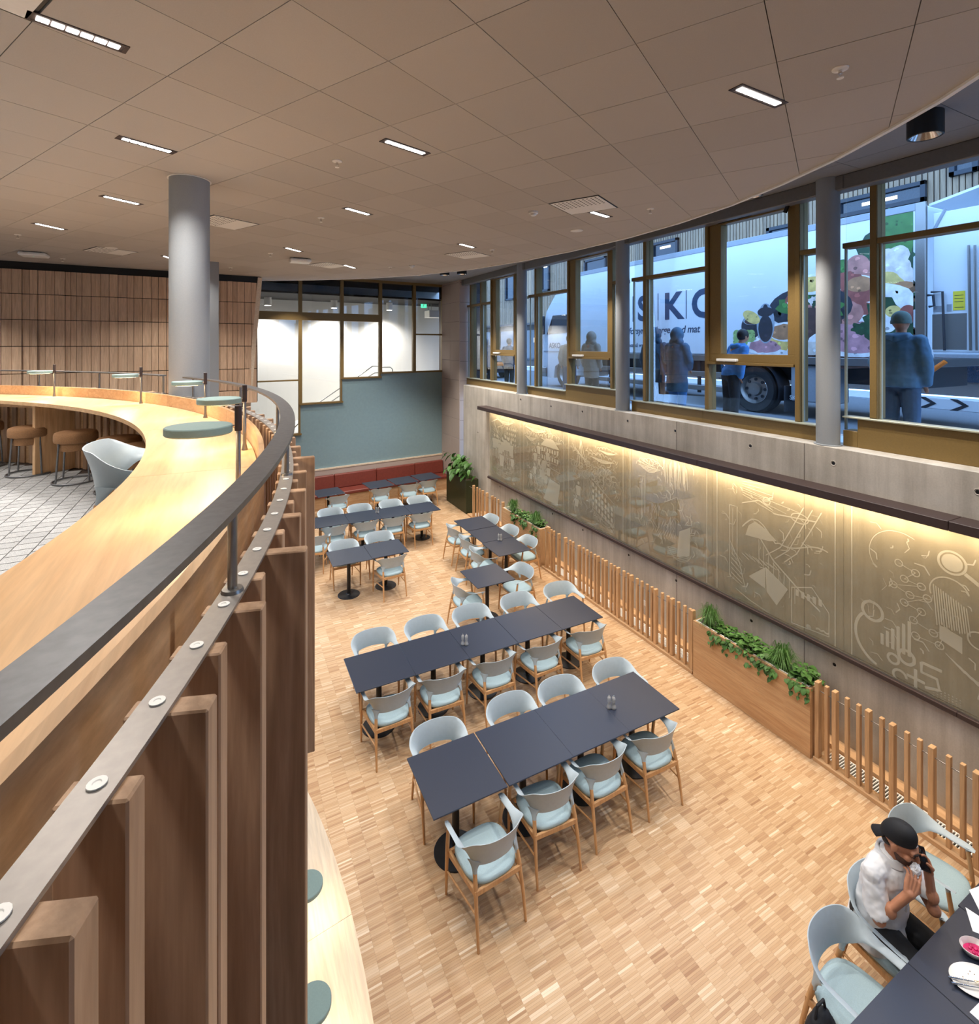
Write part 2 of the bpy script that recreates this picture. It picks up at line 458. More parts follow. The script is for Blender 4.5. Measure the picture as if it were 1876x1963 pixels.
slot_px = [((103,45),(200,80)),((253,270),(310,286)),((200,376),(265,391)),((72,429),(118,439)),((737,269),(815,295)),((664,399),(706,411)),((1133,406),(1166,416)),((883,468),(906,474)),((1413,168),(1494,200)),((549,475),(575,482)),((660,508),(680,514)),((318,492),(330,496))]
vent_px = [(1110,389),(890,484),(634,512),(420,435),(185,479),(20,-6)]
vent_cells = set()
for u, v in vent_px:
    p = P(u, v, ZT); d = (p[0]-a0[0], p[1]-a0[1]); vent_cells.add((math.floor((d[0]*gB[0]+d[1]*gB[1])/TS), math.floor((d[0]*gA[0]+d[1]*gA[1])/TA)))
tl = []
for i in range(-24, 16):
    for j in range(-16, 30):
        g = .0022
        q = [gp(i+g/TS, j+g/TA), gp(i+1-g/TS, j+g/TA), gp(i+1-g/TS, j+1-g/TA), gp(i+g/TS, j+1-g/TA)]
        c = clip(q)
        if not c or (i, j) in vent_cells: continue
        full = all(abs(c[k][0]-q[k][0])+abs(c[k][1]-q[k][1]) < 1e-6 for k in range(4)) if len(c) == 4 else False
        tl.append((parea(c, ZT), i, j, c, full))
tl.sort(key=lambda t: -t[0])
cen = gp(.5, .5)
tile_me = []
for k in range(2):
    mb = MB(); q = [gp(g/TS, g/TA), gp(1-g/TS, g/TA), gp(1-g/TS, 1-g/TA), gp(g/TS, 1-g/TA)]
    mb.prism([(p[0]-cen[0], p[1]-cen[1]) for p in q], 0, .022); tile_me.append(mb.mesh('ceiling_tile', M[('ceil_tile','ceil_tile_b')[k]]))
rest = MB()
for n, (a, i, j, c, full) in enumerate(tl):
    if n < 300 and a > 0:
        dz = rnd.random()*.0012
        if full:
            o = link('ceiling_tile', tile_me[rnd.random() < .4], ceiling); p = gp(i+.5, j+.5); o.location = (p[0], p[1], ZT+dz)
        else: MB().prism(c, ZT+dz, ZT+.022).build('ceiling_tile', M['ceil_tile'], ceiling)
    else: rest.prism(c, ZT, ZT+.022)
rest.build('ceiling_tile_field', M['ceil_tile'], ceiling)['kind'] = 'stuff'
# white edge trim hung at the rim of the tile ceiling
mb = MB(); rings = []
for k, p in enumerate(edge):
    a = edge[max(k-1, 0)]; b = edge[min(k+1, len(edge)-1)]; t = Vector((b[0]-a[0], b[1]-a[1])).normalized(); n_ = Vector((t.y, -t.x))
    rings.append([(p[0]+n_.x*d, p[1]+n_.y*d, z) for d, z in ((-.006, ZT-.016), (.026, ZT-.016), (.026, 6.78), (-.006, 6.78))])
struct(mb.ring(rings).build('trim_1', M['white'], smooth=30))
# higher ceiling along the windows
up = struct(MB().box(-9, 7.4, -4.5, 19.5, 6.80, 6.98).build('ceiling.001', M['ceil_dark']))
pm = MB().box(.003, 1.197, .003, 1.197, 0, .02).mesh('ceiling_panel', M['soffit'])
for i in range(5):
    for j in range(14):
        x, y = 1.35+i*1.2, -.3+j*1.2
        if clip([(x,y),(x+1.2,y),(x+1.2,y+1.2),(x,y+1.2)]) and len(clip([(x+.01,y),(x+1.2,y),(x+1.2,y+1.2),(x,y+1.2)])) == 4 and all((abs(a[0]-b[0])+abs(a[1]-b[1])) < .02 for a, b in zip(clip([(x,y),(x+1.2,y),(x+1.2,y+1.2),(x,y+1.2)]), [(x,y),(x+1.2,y),(x+1.2,y+1.2),(x,y+1.2)])): continue
        link('ceiling_panel', pm, up).location = (x, y, 6.78)

# ---- wood panelled wall at the back of the mezzanine
def wy(x): return 12.68+.07*x
mb = MB(); mb.add([(-9, wy(-9)+.02, ZM), (.62, wy(.62)+.02, ZM), (.62, wy(.62)+.2, ZM), (-9, wy(-9)+.2, ZM), (-9, wy(-9)+.02, 6.15), (.62, wy(.62)+.02, 6.15), (.62, wy(.62)+.2, 6.15), (-9, wy(-9)+.2, 6.15)],
                 [(3,2,1,0),(4,5,6,7),(0,1,5,4),(1,2,6,5),(2,3,7,6),(3,0,4,7)])
wall_wood = struct(mb.build('wall_mezzanine', M['ceil_dark']))
x = -4.75; rows = [6.15, 5.69, 5.21, 4.71, 4.20, 3.72, ZM]
while x < .55:
    w = rnd.choice((.085, .11, .12, .14, .15)); w = min(w, .60-x); pr = rnd.choice((0, .012, .03))
    for k in range(5):
        z1, z0 = rows[k]-.006, rows[k+1]+.006
        MB().cbox(x+.003, x+w-.003, wy(x)-pr, wy(x)+.02, z0, z1, .002).build('board', M['oak_wall'], wall_wood)
    x += w
MB().box(-4.75, .6, wy(-2)-.02, wy(-2)+.1, ZM, 3.715).build('plinth', M['oak_wall'], wall_wood)
mb = MB(); mb.add([(-9, wy(-9)+.03, 6.15), (.7, wy(.7)+.03, 6.15), (.7, wy(.7)+.06, 6.15), (-9, wy(-9)+.06, 6.15), (-9, wy(-9)+.03, 6.8), (.7, wy(.7)+.03, 6.8), (.7, wy(.7)+.06, 6.8), (-9, wy(-9)+.06, 6.8)],
                 [(3,2,1,0),(4,5,6,7),(0,1,5,4),(1,2,6,5),(2,3,7,6),(3,0,4,7)]); struct(mb.build('trim_2', M['black_paint']))
# leaning end board of that wall
mb = MB(); y0, y1 = 12.70, 12.86
mb.add([(.36,y0,ZM-.4),(.45,y0,ZM-.4),(.45,y1,ZM-.4),(.36,y1,ZM-.4),(.625,y0,6.27),(.715,y0,6.27),(.715,y1,6.27),(.625,y1,6.27)],[(3,2,1,0),(4,5,6,7),(0,1,5,4),(1,2,6,5),(2,3,7,6),(3,0,4,7)])
struct(mb.build('trim_3', M['oak_pale']))
mb = MB(); mb.add([(.34,y0+.2,ZM-.4),(.42,y0+.2,ZM-.4),(.42,y1+.1,ZM-.4),(.34,y1+.1,ZM-.4),(.60,y0+.2,6.27),(.68,y0+.2,6.27),(.68,y1+.1,6.27),(.60,y1+.1,6.27)],[(3,2,1,0),(4,5,6,7),(0,1,5,4),(1,2,6,5),(2,3,7,6),(3,0,4,7)])
struct(mb.build('trim_4', M['black_paint']))

# ---- end wall: blue-grey below, stepped glazing above, white stair behind
def shear(mb): mb.v = [(x, 15.55+.1*x+y, z) for x, y, z in mb.v]; return mb
steps = [(.3, 1.9, 2.12), (1.9, 3.11, 2.99), (3.11, 4.33, 3.70), (4.33, 5.49, 3.83), (5.49, 6.56, 3.83)]
mb = MB(); mb.box(-1.5, .3, 0, .14, 0, 6.8)
for x0, x1, zs in steps: mb.box(x0, x1, 0, .14, 0, zs)
wall_back = struct(shear(mb).build('wall_back', M['blue_wall']))
struct(shear(MB().box(-1.5, 6.5, -.045, 0, 1.015, 1.06)).build('trim_5', M['oak_pale']))
struct(shear(MB().box(-1.5, 6.5, -.03, 0, .6, 1.015)).build('trim_6', M['stone_pink']))
fw = .05
for n, (x0, x1, zs) in enumerate(steps):
    w = thing('window_%d' % (n+1), None, None, kind='structure')
    shear(MB().box(x0-.03, x1+.03, -.05, .12, zs-.005, zs+.045)).build('sill', M['anod_gold'], w)
    for xa in ((x0, x0+fw), (x1-fw, x1)): shear(MB().box(xa[0], xa[1], -.03, .12, zs+.045, 6.79)).build('mullion', M['anod_gold'], w)
    shear(MB().box(x0+fw, x1-fw, -.03, .12, 6.70, 6.79)).build('head', M['anod_gold'], w)
    cuts = [zs+.045]
    if n < 3:
        shear(MB().box(x0+fw, x1-fw, -.03, .12, 5.46, 5.69)).build('transom', M['anod_gold'], w); cuts += [5.46, 5.69]
    if n == 0: shear(MB().box(x0+fw, x1-fw, -.03, .12, 3.69, 3.73)).build('transom', M['anod_gold'], w); cuts += [3.69, 3.73]
    if n == 4: shear(MB().box(x0+fw, x1-fw, -.03, .12, 5.06, 5.11)).build('transom', M['anod_gold'], w); cuts += [5.06, 5.11]
    cuts = sorted(cuts)+[6.70]
    for k in range(0, len(cuts), 2): shear(MB().box(x0+fw, x1-fw, .04, .048, cuts[k], cuts[k+1])).build('pane', M['pane_stair'], w)
# stair hall
struct(shear(MB().box(-1.5, 8.6, 2.6, 2.75, 1.2, 6.8)).build('wall_stair', M['plaster']))
struct(shear(MB().box(-1.6, -1.5, .14, 2.6, 1.2, 6.8)).build('wall_stair.001', M['plaster']))
struct(shear(MB().box(8.0, 8.1, .14, 2.6, 1.2, 6.8)).build('wall_stair.002', M['plaster']))
struct(shear(MB().box(-1.5, 8, .14, 2.6, 6.24, 6.3)).build('ceiling.002', M['ceil_dark']))
struct(shear(MB().add([(-1.5,.14,1.2),(8,.14,3.8),(8,2.6,3.8),(-1.5,2.6,1.2),(-1.5,.14,1.1),(8,.14,3.7),(8,2.6,3.7),(-1.5,2.6,1.1)],[(0,1,2,3),(7,6,5,4),(0,4,5,1),(1,5,6,2),(2,6,7,3),(3,7,4,0)])).build('floor_stair', M['plaster']))
for pts, lab in (([(548,836),(572,812)], 'low in the leftmost stair window'), ([(612,771),(655,742)], 'in the second stair window, the longer'), ([(633,771),(655,756)], 'in the second stair window, the shorter'),
                 ([(686,722),(714,702),(729,702)], 'in the third stair window, the upper'), ([(706,722),(718,715),(729,714)], 'in the third stair window, the lower'), ([(731,704),(748,704),(752,708),(752,716)], 'curving down at the foot of the fourth stair window')):
    q = [PLn(u, v, 16.15, .1) for u, v in pts]; t = thing('stair_handrail', 'thin steel stair handrail '+lab, 'handrail', (q[0][0], q[0][1], q[0][2]-.6), 'stair handrails behind the glazing')
    MB().tube(q, .017, 8).build('rail', M['steel'], t, 40); MB().tube([q[0], (q[0][0], q[0][1], q[0][2]-.6)], .012, 8).build('post', M['steel'], t, 40)
for k, (u, v) in enumerate([(513,562),(640,570),(746,577)]):
    p = PLn(u, v, 17.4, .1); t = thing('wash_light', ['white cylinder downlight behind the leftmost stair window', 'white cylinder downlight behind the second stair window', 'white cylinder downlight behind the fourth stair window'][k], 'ceiling light', (p[0], p[1], 6.24), 'stair hall downlights')
    MB().lathe([(.11,-.26),(.11,0)], 20, (p[0],p[1],6.24)).build('housing', M['white'], t, 40)
    MB().lathe([(.09,-.265),(.09,-.261)], 20, (p[0],p[1],6.24)).build('lens', M['led'], t)
    lamp_light('wash_light_bulb', 'SPOT', (p[0], p[1]+.1, 5.9), 420, (1,.95,.88), t, spot_size=R(140), spot_blend=1.0, shadow_soft_size=.10)
p = PLn(812, 585, 17.2, .1)
t = thing('exit_sign', 'small green lit exit sign hanging in the stair hall', 'exit sign', (p[0], p[1], p[2]-.1))
MB().box(p[0]-.11, p[0]+.11, p[1]-.012, p[1]+.012, p[2]-.1, p[2]+.08).build('panel', M['exit_green'], t)
mb = MB(); mb.ell((p[0], p[1]-.016, p[2]+.045), (.016,.004,.016)); mb.tube([(p[0]+.0,p[1]-.016,p[2]+.03),(p[0]-.02,p[1]-.016,p[2]-.02),(p[0]+.02,p[1]-.016,p[2]-.07)], .008, 6); mb.tube([(p[0]-.04,p[1]-.016,p[2]+.0),(p[0],p[1]-.016,p[2]+.02),(p[0]+.04,p[1]-.016,p[2]-.0)], .007, 6); mb.tube([(p[0]-.02,p[1]-.016,p[2]-.02),(p[0]-.05,p[1]-.016,p[2]-.07)], .007, 6)
mb.build('running_figure', M['white'], t)
MB().tube([(p[0],p[1],p[2]+.08),(p[0],p[1],6.24)], .006, 6).build('rod', M['steel'], t)
p = PLn(836, 604, 17.0, .1)
t = thing('ventilation_unit', 'white boxy ventilation unit hung in the stair hall corner', 'ventilation', (p[0], p[1], p[2]-.1))
MB().cbox(p[0]-.35, p[0]+.5, p[1]-.2, p[1]+.3, p[2]-.1, p[2]+.16, .01).build('housing', M['white'], t)
for dx in (-.3, -.2, .1, .3): MB().tube([(p[0]+dx, p[1], p[2]+.16), (p[0]+dx, p[1], 6.24)], .008, 6).build('hanger', M['steel'], t)

# ---- stone pillar in the far corner
pil = thing('stone_pillar', 'tall pinkish stone clad pillar between the blue wall and the windows', 'pillar', (6.7, 15.5, 0), kind='structure')
MB().box(6.52, 7.3, 14.74, 16.5, 0, 6.8).build('core', M['dark_brown'], pil)
zz = [k*.62-.1 for k in range(12)]
for k in range(12):
    z0, z1 = max(0, zz[k]), min(6.79, zz[k]+.62)
    MB().cbox(6.50, 6.52, 14.722, 15.46, z0+.004, z1-.004, .003).build('stone_slab', M['stone_pink'], pil)
    MB().cbox(6.50, 6.52, 15.468, 16.2, z0+.004, z1-.004, .003).build('stone_slab', M['stone_pink'], pil)
    z0, z1 = max(0, zz[k]-.02), min(6.79, zz[k]+.60)
    MB().cbox(6.504, 6.98, 14.72, 14.74, z0+.004, z1-.004, .003).build('stone_slab', M['stone_pink'], pil)

# ---- concrete wall below the windows
WX = 6.45; CT = 3.51
wall_right = struct(MB().cbox(WX, 6.92, -4.5, 14.3, 0, CT, .006).build('wall_right', M['concrete']))
ring_me = MB().ring([[(x, r*math.cos(2*math.pi*k/14), r*math.sin(2*math.pi*k/14)) for k in range(14)] for r, x in ((.034,-.001),(.030,-.004),(.017,.006),(.015,.02))], caps=False).mesh('tie_hole', M['concrete'], 60)
dot_me = MB().ring([[(-.0015, r*math.cos(2*math.pi*k/12), r*math.sin(2*math.pi*k/12)) for k in range(12)] for r in (.020, .001)], caps=True).mesh('hole_shade', M['black_paint'])  # black disc painted in for the shade inside each tie hole
for u, v in [(1056,779),(998,766),(1116,789),(1203,807),(1294,826),(1438,855),(1597,888),(1874,943),(916,829),(958,933),(1002,947),(1059,985),(1117,1016),(1205,1064),(1296,1113),(1440,1190),(1599,1274)]:
    y, z = PX(u, v, WX); a = link('tie_hole', ring_me, wall_right); a.location = (WX, y, z)
    b = link('hole_shade', dot_me, a)
for y in (12.6, 10.4, 8.1, 5.95, 3.9, 1.9): MB().box(WX-.0012, WX+.002, y-.003, y+.003, 0, CT-.01).build('formwork_joint', M['dark_brown'], wall_right)
struct(MB().box(6.30, WX, -4, 12.9, 0, .055).build('baseboard_right', M['oak_y']))

# ---- window wall
GX = 6.80
cols_y = [.02, 3.70, 7.38, 11.06]
def vbox(w, name, x0, x1, y0, y1, z0, z1, m, b=.004): return MB().cbox(x0, x1, y0, y1, z0, z1, b).build(name, M[m], w)
def pane(w, y0, y1, z0, z1): return MB().box(GX, GX+.012, y0, y1, z0, z1).build('pane', M['pane'], w)
def mull(w, y0, y1, z0=3.7, z1=6.75):
    o = vbox(w, 'mullion', 6.72, 6.90, y0, y1, z0, z1, 'anod_gold'); vbox(w, 'mullion_cap', 6.712, 6.722, y0+.006, y1-.006, z0+.01, z1-.01, 'anod_gold', .002); return o
for k, b in enumerate(cols_y):
    e = b+3.68 if k < 3 else 14.74
    w = thing('window_%d' % (k+6), None, None, (GX, b, CT), kind='structure')
    ya, yb, yc, yd = b+.42, b+.49, b+1.90, b+3.20        # mullion | opening sash | fixed light | mullion
    if k == 3: ya, yb, yc, yd = b+.50, b+.56, b+1.93, b+2.55
    ye = yd+.08
    lo, hi = 3.70, 3.855
    zs = {0: (hi, hi), 1: (lo, lo), 2: (hi, lo), 3: (lo, lo)}[k]
    vbox(w, 'sill_panel', 6.70, 6.90, b+.13, yc+.05, CT, zs[0], 'anod_gold'); vbox(w, 'sill_panel', 6.70, 6.90, yc+.05, (e-.13 if k == 3 else e-.13 if k else 3.42), CT, zs[1], 'anod_gold')
    if k == 0: vbox(w, 'sill_panel', 6.70, 6.90, 3.42, 3.58, CT, lo, 'anod_gold')
    vbox(w, 'sill_board', 6.66, 6.82, b+.13, yc+.05, zs[0], zs[0]+.02, 'anod_edge'); vbox(w, 'sill_board', 6.66, 6.82, yc+.05, e-.13, zs[1] if k else hi, (zs[1] if k else hi)+.02, 'anod_edge')
    z0, z1 = zs[0]+.02, zs[1]+.02
    mull(w, ya, yb, z0); mull(w, yc-.04, yc+.03, min(z0, z1)); mull(w, yd, ye, z1)
    # opening sash
    zb = 4.50
    vbox(w, 'transom', 6.69, 6.90, yb, yc-.04, zb-.06, zb-.02, 'anod_gold')
    vbox(w, 'sash_rail', 6.74, 6.88, yb, yc-.04, zb-.02, zb+.10, 'anod_gold')
    vbox(w, 'sash_rail', 6.74, 6.88, yb, yc-.04, 6.58, 6.74, 'anod_gold')
    vbox(w, 'sash_stile', 6.74, 6.88, yb, yb+.11, zb+.10, 6.58, 'anod_gold'); vbox(w, 'sash_stile', 6.74, 6.88, yc-.25, yc-.04, zb+.10, 6.58, 'anod_gold')
    pane(w, yb+.10, yc-.24, zb+.09, 6.60); pane(w, yb, yc-.04, z0, zb-.06)
    ac = vbox(w, 'actuator', 6.665, 6.735, yc-.56, yc-.22, zb-.012, zb+.03, 'white_plastic', .008)
    MB().tube([(6.70, yc-.34, zb-.01), (6.70, yc-.33, zb-.06), (6.69, yc-.36, zb-.08)], .006, 6).build('cable', M['white_plastic'], ac)
    vbox(w, 'actuator', 6.68, 6.735, yc-.80, yc-.22, 6.60, 6.645, 'white_plastic', .008)
    if k == 1: MB().cbox(-.02,.02,-.02,.02,-.11,.11,.004, Matrix.Translation((6.69, yb+.07, 6.62)) @ Matrix.Rotation(R(25),4,'X')).build('bracket', M['black_paint'], w)
    # fixed lights
    for y0, y1, zz0 in ((b+.10, ya, z0), (yc+.03, yd, z1), (ye, e-.10, z1 if k else lo)):
        if y1-y0 < .05: continue
        vbox(w, 'transom', 6.72, 6.88, y0, y1, 5.92, 5.985, 'anod_gold'); pane(w, y0, y1, zz0, 5.92); pane(w, y0, y1, 5.985, 6.75)
        for yy in (y0, y1-.022): vbox(w, 'glazing_bead', 6.765, 6.80, yy, yy+.022, zz0, 5.92, 'anod_edge', .002)
    if k == 3: mull(w, e-.42, e-.32, z1); pane(w, ye, e-.42, z1, 6.75)
    # steel beam over the bay
    MB().cbox(6.56, 6.74, b+.06, e-.06, 6.60, 6.78, .01).build('head_beam', M['steel_grey'], w)
    for yy in (b+.14, e-.14): 
        pl = MB().cbox(6.545, 6.565, yy-.06, yy+.06, 6.61, 6.77, .003).build('end_plate', M['steel_grey'], w)
        MB().lathe([(.02,0),(.02,.02)], 10).add([], []).build('bolt', M['dark_steel'], pl, rel=False).location = (6.54, yy, 6.69)
for k, (b, lab) in enumerate(zip(cols_y[1:], ('nearest slim grey steel window column, in front of the food pictures on the truck', 'middle slim grey steel window column, left of the large letters on the truck', 'farthest slim grey steel window column, in front of the truck cab'))):
    t = thing('window_column', lab, 'column', (6.60, b, CT), 'round columns of the window wall')
    MB().lathe([(.128, CT), (.128, 6.78)], 32, (6.60, b, 0)).build('shaft', M['col_grey'], t, 60)
    MB().lathe([(.15, CT), (.15, CT+.012), (.13, CT+.014)], 32, (6.60, b, 0)).build('base_plate', M['col_grey'], t, 40)
# big mezzanine column
cp = (-.312, 5.56)
t = thing('round_column', 'thick grey round column standing in the curve of the mezzanine railing', 'column', (cp[0], cp[1], ZM))
MB().lathe([(.168, ZM), (.168, ZT+.02)], 48, (cp[0], cp[1], 0)).build('shaft', M['col_grey'], t, 60)
MB().lathe([(.182, ZT-.006), (.182, ZT-.001)], 40, (cp[0], cp[1], 0)).build('ceiling_collar', M['white'], t, 40)
cb = P(408, 497, ZT)
t = thing('square_post', 'square blue-grey post half hidden behind the thick round column', 'column', (.16-.35, 8.4, ZM))
px_, py_ = room((409-CX)/F*9.6, 9.6)
t.location = (px_, py_, ZM)
MB().cbox(px_-.09, px_+.09, py_-.09, py_+.09, ZM, ZT+.02, .004).build('shaft', M['col_grey'], t)
MB().cbox(px_-.11, px_+.11, py_-.11, py_+.11, ZM, ZM+.012, .002).build('base_plate', M['col_grey'], t)

# ---- mezzanine slab and carpet
mz = MB()
mz.prism([polar(6.05, a) for a in range(-75, 57, 3)]+[(.45, 12.9), (-9, 12.9), (-9, -4.4), (polar(6.05,-75)[0], -4.4)], 3.06, ZM-.008)
mezz = struct(mz.build('floor.001', M['shop_dark']))
cm = MB().box(.003, .117, .0045, .1075, -.008, 0).mesh('floor_tile', M['stone_floor'])
tt = []; ct = MB()
for i in range(-62, 2):
    off = (i*.37 % 1)*.112
    for j in range(-2, 100):
        x, y = i*.12, j*.112+off-.1
        if math.hypot(x+.06-C0[0], y+.056-C0[1]) > 5.9: continue
        u = proj(x+.06, y+.056, ZM)
        if u and -20 < u[0] < 330 and 870 < u[1] < 1190: tt.append((-u[1], x, y))
        elif x > -5.5: ct.box(x+.003, x+.117, y+.0045, y+.1075, ZM-.008, ZM)
tt.sort()
for n, (_, x, y) in enumerate(tt):
    if n < 300: link('floor_tile', cm, mezz).location = (x, y, ZM)
    else: ct.box(x+.003, x+.117, y+.0045, y+.1075, ZM-.008, ZM)
ct.build('floor_tile_field', M['stone_floor'], mezz)['kind'] = 'stuff'
MB().box(-8.9, -5.6, -4, 12.5, ZM-.008, ZM-.001).build('floor_tile_sheet', M['stone_floor'], mezz)
# ================================================================ MEZZANINE FURNITURE
ZS = 4.28; ZR = 4.455; RS = 6.10
# ---- slatted balustrade: upright fins under a screwed steel strip
scr = thing('slat_screen', 'curved balustrade of upright oak fins under a screwed steel strip', 'balustrade', (polar(6.1, 0)[0], polar(6.1, 0)[1], 3.06))
fin_me = {}
for kind, ro in (('S', 6.139), ('M', 6.167), ('L', 6.206)):
    mb = MB(); mb.cbox(6.067, ro, -.017, .017, 3.05, ZS-.006, .0025); mb.v = [(x-6.067, y, z-3.05) for x, y, z in mb.v]; fin_me[kind] = mb.mesh('fin', M['oak_fin'])
screw_me = MB().lathe([(.0095,0),(.0095,.0015),(.0045,.0015),(.0040,.0003)], 14).mesh('screw', M['white_plastic'], 40)  # white colour stands in for ceiling light reflected by the steel heads
so = worig(scr)
def fin_angle(k): return -20.98+1.172*k
colA = math.degrees(math.atan2(cp[1]-C0[1], cp[0]-C0[0]))
for k in range(-12, 82):
    a = fin_angle(k)
    if abs(a-colA) < 2.45: continue
    kind = 'S' if k % 2 else ('L' if k % 8 == 6 else 'M')
    o = link('fin', fin_me[kind], scr); p = polar(6.067, a); o.location = (p[0]-so.x, p[1]-so.y, 3.05-so.z); o.rotation_euler.z = R(a)
    q = polar(RS, a); s_ = link('screw', screw_me, o)
    s_.location = (RS-6.067, 0, ZS-3.05+.0005); s_.rotation_euler.z = R(k*37)
for n_, (aa, bb) in enumerate(((-36, colA-2.1), (colA+2.1, 76))):
    MB().arc(C0, RS-.021, RS+.021, aa, bb, ZS-.006, ZS, 90).build('strip', M['strip_steel'], scr, 30)
# ---- hand rail with round posts
rl = thing('handrail', 'dark flat steel handrail on round posts curving along the balustrade', 'handrail', (*polar(6.1, 0), ZS))
for aa, bb in ((-36, colA-2.1), (colA+2.2, 76)): MB().arc(C0, RS-.027, RS+.027, aa, bb, ZR-.012, ZR, 90).build('rail', M['dark_steel'], rl, 30)
for u, v in [(461,1132),(549,910),(524,829),(468,783),(369,762),(316,754),(200,744),(66,741)]:
    p = P(u, v, ZS); a = math.degrees(math.atan2(p[1]-C0[1], p[0]-C0[0])); q = polar(RS, a)
    po = MB().lathe([(.0085, ZS), (.0085, ZR-.012)], 14, (q[0], q[1], 0)).build('post', M['steel'], rl, 40)
    MB().lathe([(.020, ZS), (.018, ZS+.006), (.009, ZS+.007)], 14, (q[0], q[1], 0)).build('flange', M['steel'], po, 40)
# ---- inner panel (upstand) and the long curved counter
ZC = ZM+.74
ct = thing('curved_counter', 'long curved oak counter with a raised back edge on the mezzanine', 'counter', (*polar(5.75, 10), ZM))
seg = [-40, -22, -2, 12, 26, 40, 54, 72]
for a, b in zip(seg[:-1], seg[1:]):
    MB().arc(C0, 5.50, 5.985, a+.012, b-.012, ZC-.032, ZC, 24).build('top', M['oak_top'], ct, 30)
    MB().arc(C0, 5.99, 6.012, a+.012, b-.012, ZM, ZS+.012, 24).build('upstand', M['oak_y'], ct, 30)
    MB().arc(C0, 5.80, 5.82, a+.012, b-.012, ZC-.11, ZC-.032, 24).build('apron', M['oak_y'], ct, 30)
for a in (-30, -10, 17.0, 42.0, 62):
    mb = MB(); mb.cbox(5.62, 5.975, -.022, .022, ZM, ZC-.032, .002); mb.v = [(*polar(math.hypot(x, y), a+math.degrees(math.atan2(y, x))), z) for x, y, z in mb.v]
    mb.build('support', M['oak_v'], ct)
sl = MB().cbox(0, .018, -.03, .03, 0, ZC-.04-ZM, .002).mesh('slat', M['oak_fin'])
co = worig(ct)
for k in range(70):
    a = -8+k*1.15; p = polar(5.971, a); o = link('slat', sl, ct); o.location = (p[0]-co.x, p[1]-co.y, 0); o.rotation_euler.z = R(a)
# ---- desk lamps: thin pole, disc shade
def desk_lamp(pos, a, zt, label, group, h=.335, w=1.5):
    t = thing('desk_lamp', label, 'lamp', (pos[0], pos[1], zt), group)
    d = (math.cos(R(a)), math.sin(R(a)))
    MB().lathe([(.016, zt), (.0135, zt+.012), (.0085, zt+.035), (.008, zt+h-.085)], 16, (pos[0], pos[1], 0)).build('pole', M['steel'], t, 50)
    MB().lathe([(.0115, zt+h-.085), (.0115, zt+h), (.009, zt+h+.002)], 16, (pos[0], pos[1], 0)).build('grip', M['dark_brown'], t, 50)
    c = (pos[0]+d[0]*.118, pos[1]+d[1]*.118, zt+h-.075)
    MB().lathe([(.097, -.012), (.101, -.008), (.101, .013), (.098, .016)], 48, c).build('shade', M['lamp_green'], t, 40)
    MB().tube([(pos[0]+d[0]*.008, pos[1]+d[1]*.008, c[2]+.008), (pos[0]+d[0]*.026, pos[1]+d[1]*.026, c[2]+.006)], .004, 8).build('pin', M['chrome'], t)
    MB().lathe([(.085, -.0135), (.085, -.0125)], 40, c).build('diffuser', M['desk_led'], t)
    lamp_light('desk_lamp_bulb', 'AREA', (c[0], c[1], c[2]-.02), w, WARM, t, shape='DISK', size=.16)
    return t
labs = ['green disc desk lamp at the far left end of the curved counter', 'green disc desk lamp in front of the plank wall, second from the far end', 'green disc desk lamp right in front of the thick round column', 'green disc desk lamp where the handrail turns, second nearest', 'nearest and largest green disc desk lamp on the curved counter']
for (u, v), lab in zip([(103,760),(275,773),(404,800),(474,862),(452,965)], labs):
    p = P(u, v, ZC); a = math.degrees(math.atan2(p[1]-C0[1], p[0]-C0[0])); p = polar(5.945, a); k = labs.index(lab)
    desk_lamp(p, a+180+(-18 if k in (0,1,2) else 8), ZC, lab, 'desk lamps on the curved counter')
# ---- cork stools on wire rings
def stool(pos, label):
    t = thing('cork_stool', label, 'stool', (pos[0], pos[1], ZM), 'cork stools at the curved counter')
    z = ZM
    MB().lathe([(.118, .30), (.135, .305), (.14, .34), (.14, .372), (.164, .382), (.168, .397), (.168, .445), (.16, .466), (.138, .475)], 32, (pos[0], pos[1], z)).build('seat', M['cork'], t, 50)
    for k in range(4):
        a = R(45+k*90); MB().tube([(pos[0]+.148*math.cos(a), pos[1]+.148*math.sin(a), z+.385), (pos[0]+.175*math.cos(a), pos[1]+.175*math.sin(a), z+.02)], .008, 8).build('leg', M['dark_steel'], t, 40)
    MB().tube([(pos[0]+.177*math.cos(R(q*10)), pos[1]+.177*math.sin(R(q*10)), z+.012) for q in range(37)], .008, 8, caps=False).build('foot_ring', M['dark_steel'], t, 60)
    return t
for (u, v), lab in (((146,826), 'cork stool fully in view under the counter, beside the oak support'), ((57,817), 'cork stool cut off by the oak support panel of the counter'), ((-12,806), 'cork stool at the left edge of the picture'), ((236,836), 'cork stool deep under the counter, behind the grey chair'), ((271,851), 'cork stool hidden behind the grey chair on the mezzanine')):
    p = P(u, v, ZM+.475); a = math.degrees(math.atan2(p[1]-C0[1], p[0]-C0[0])); stool(polar(min(5.73, math.hypot(p[0]-C0[0], p[1]-C0[1])), a), lab)
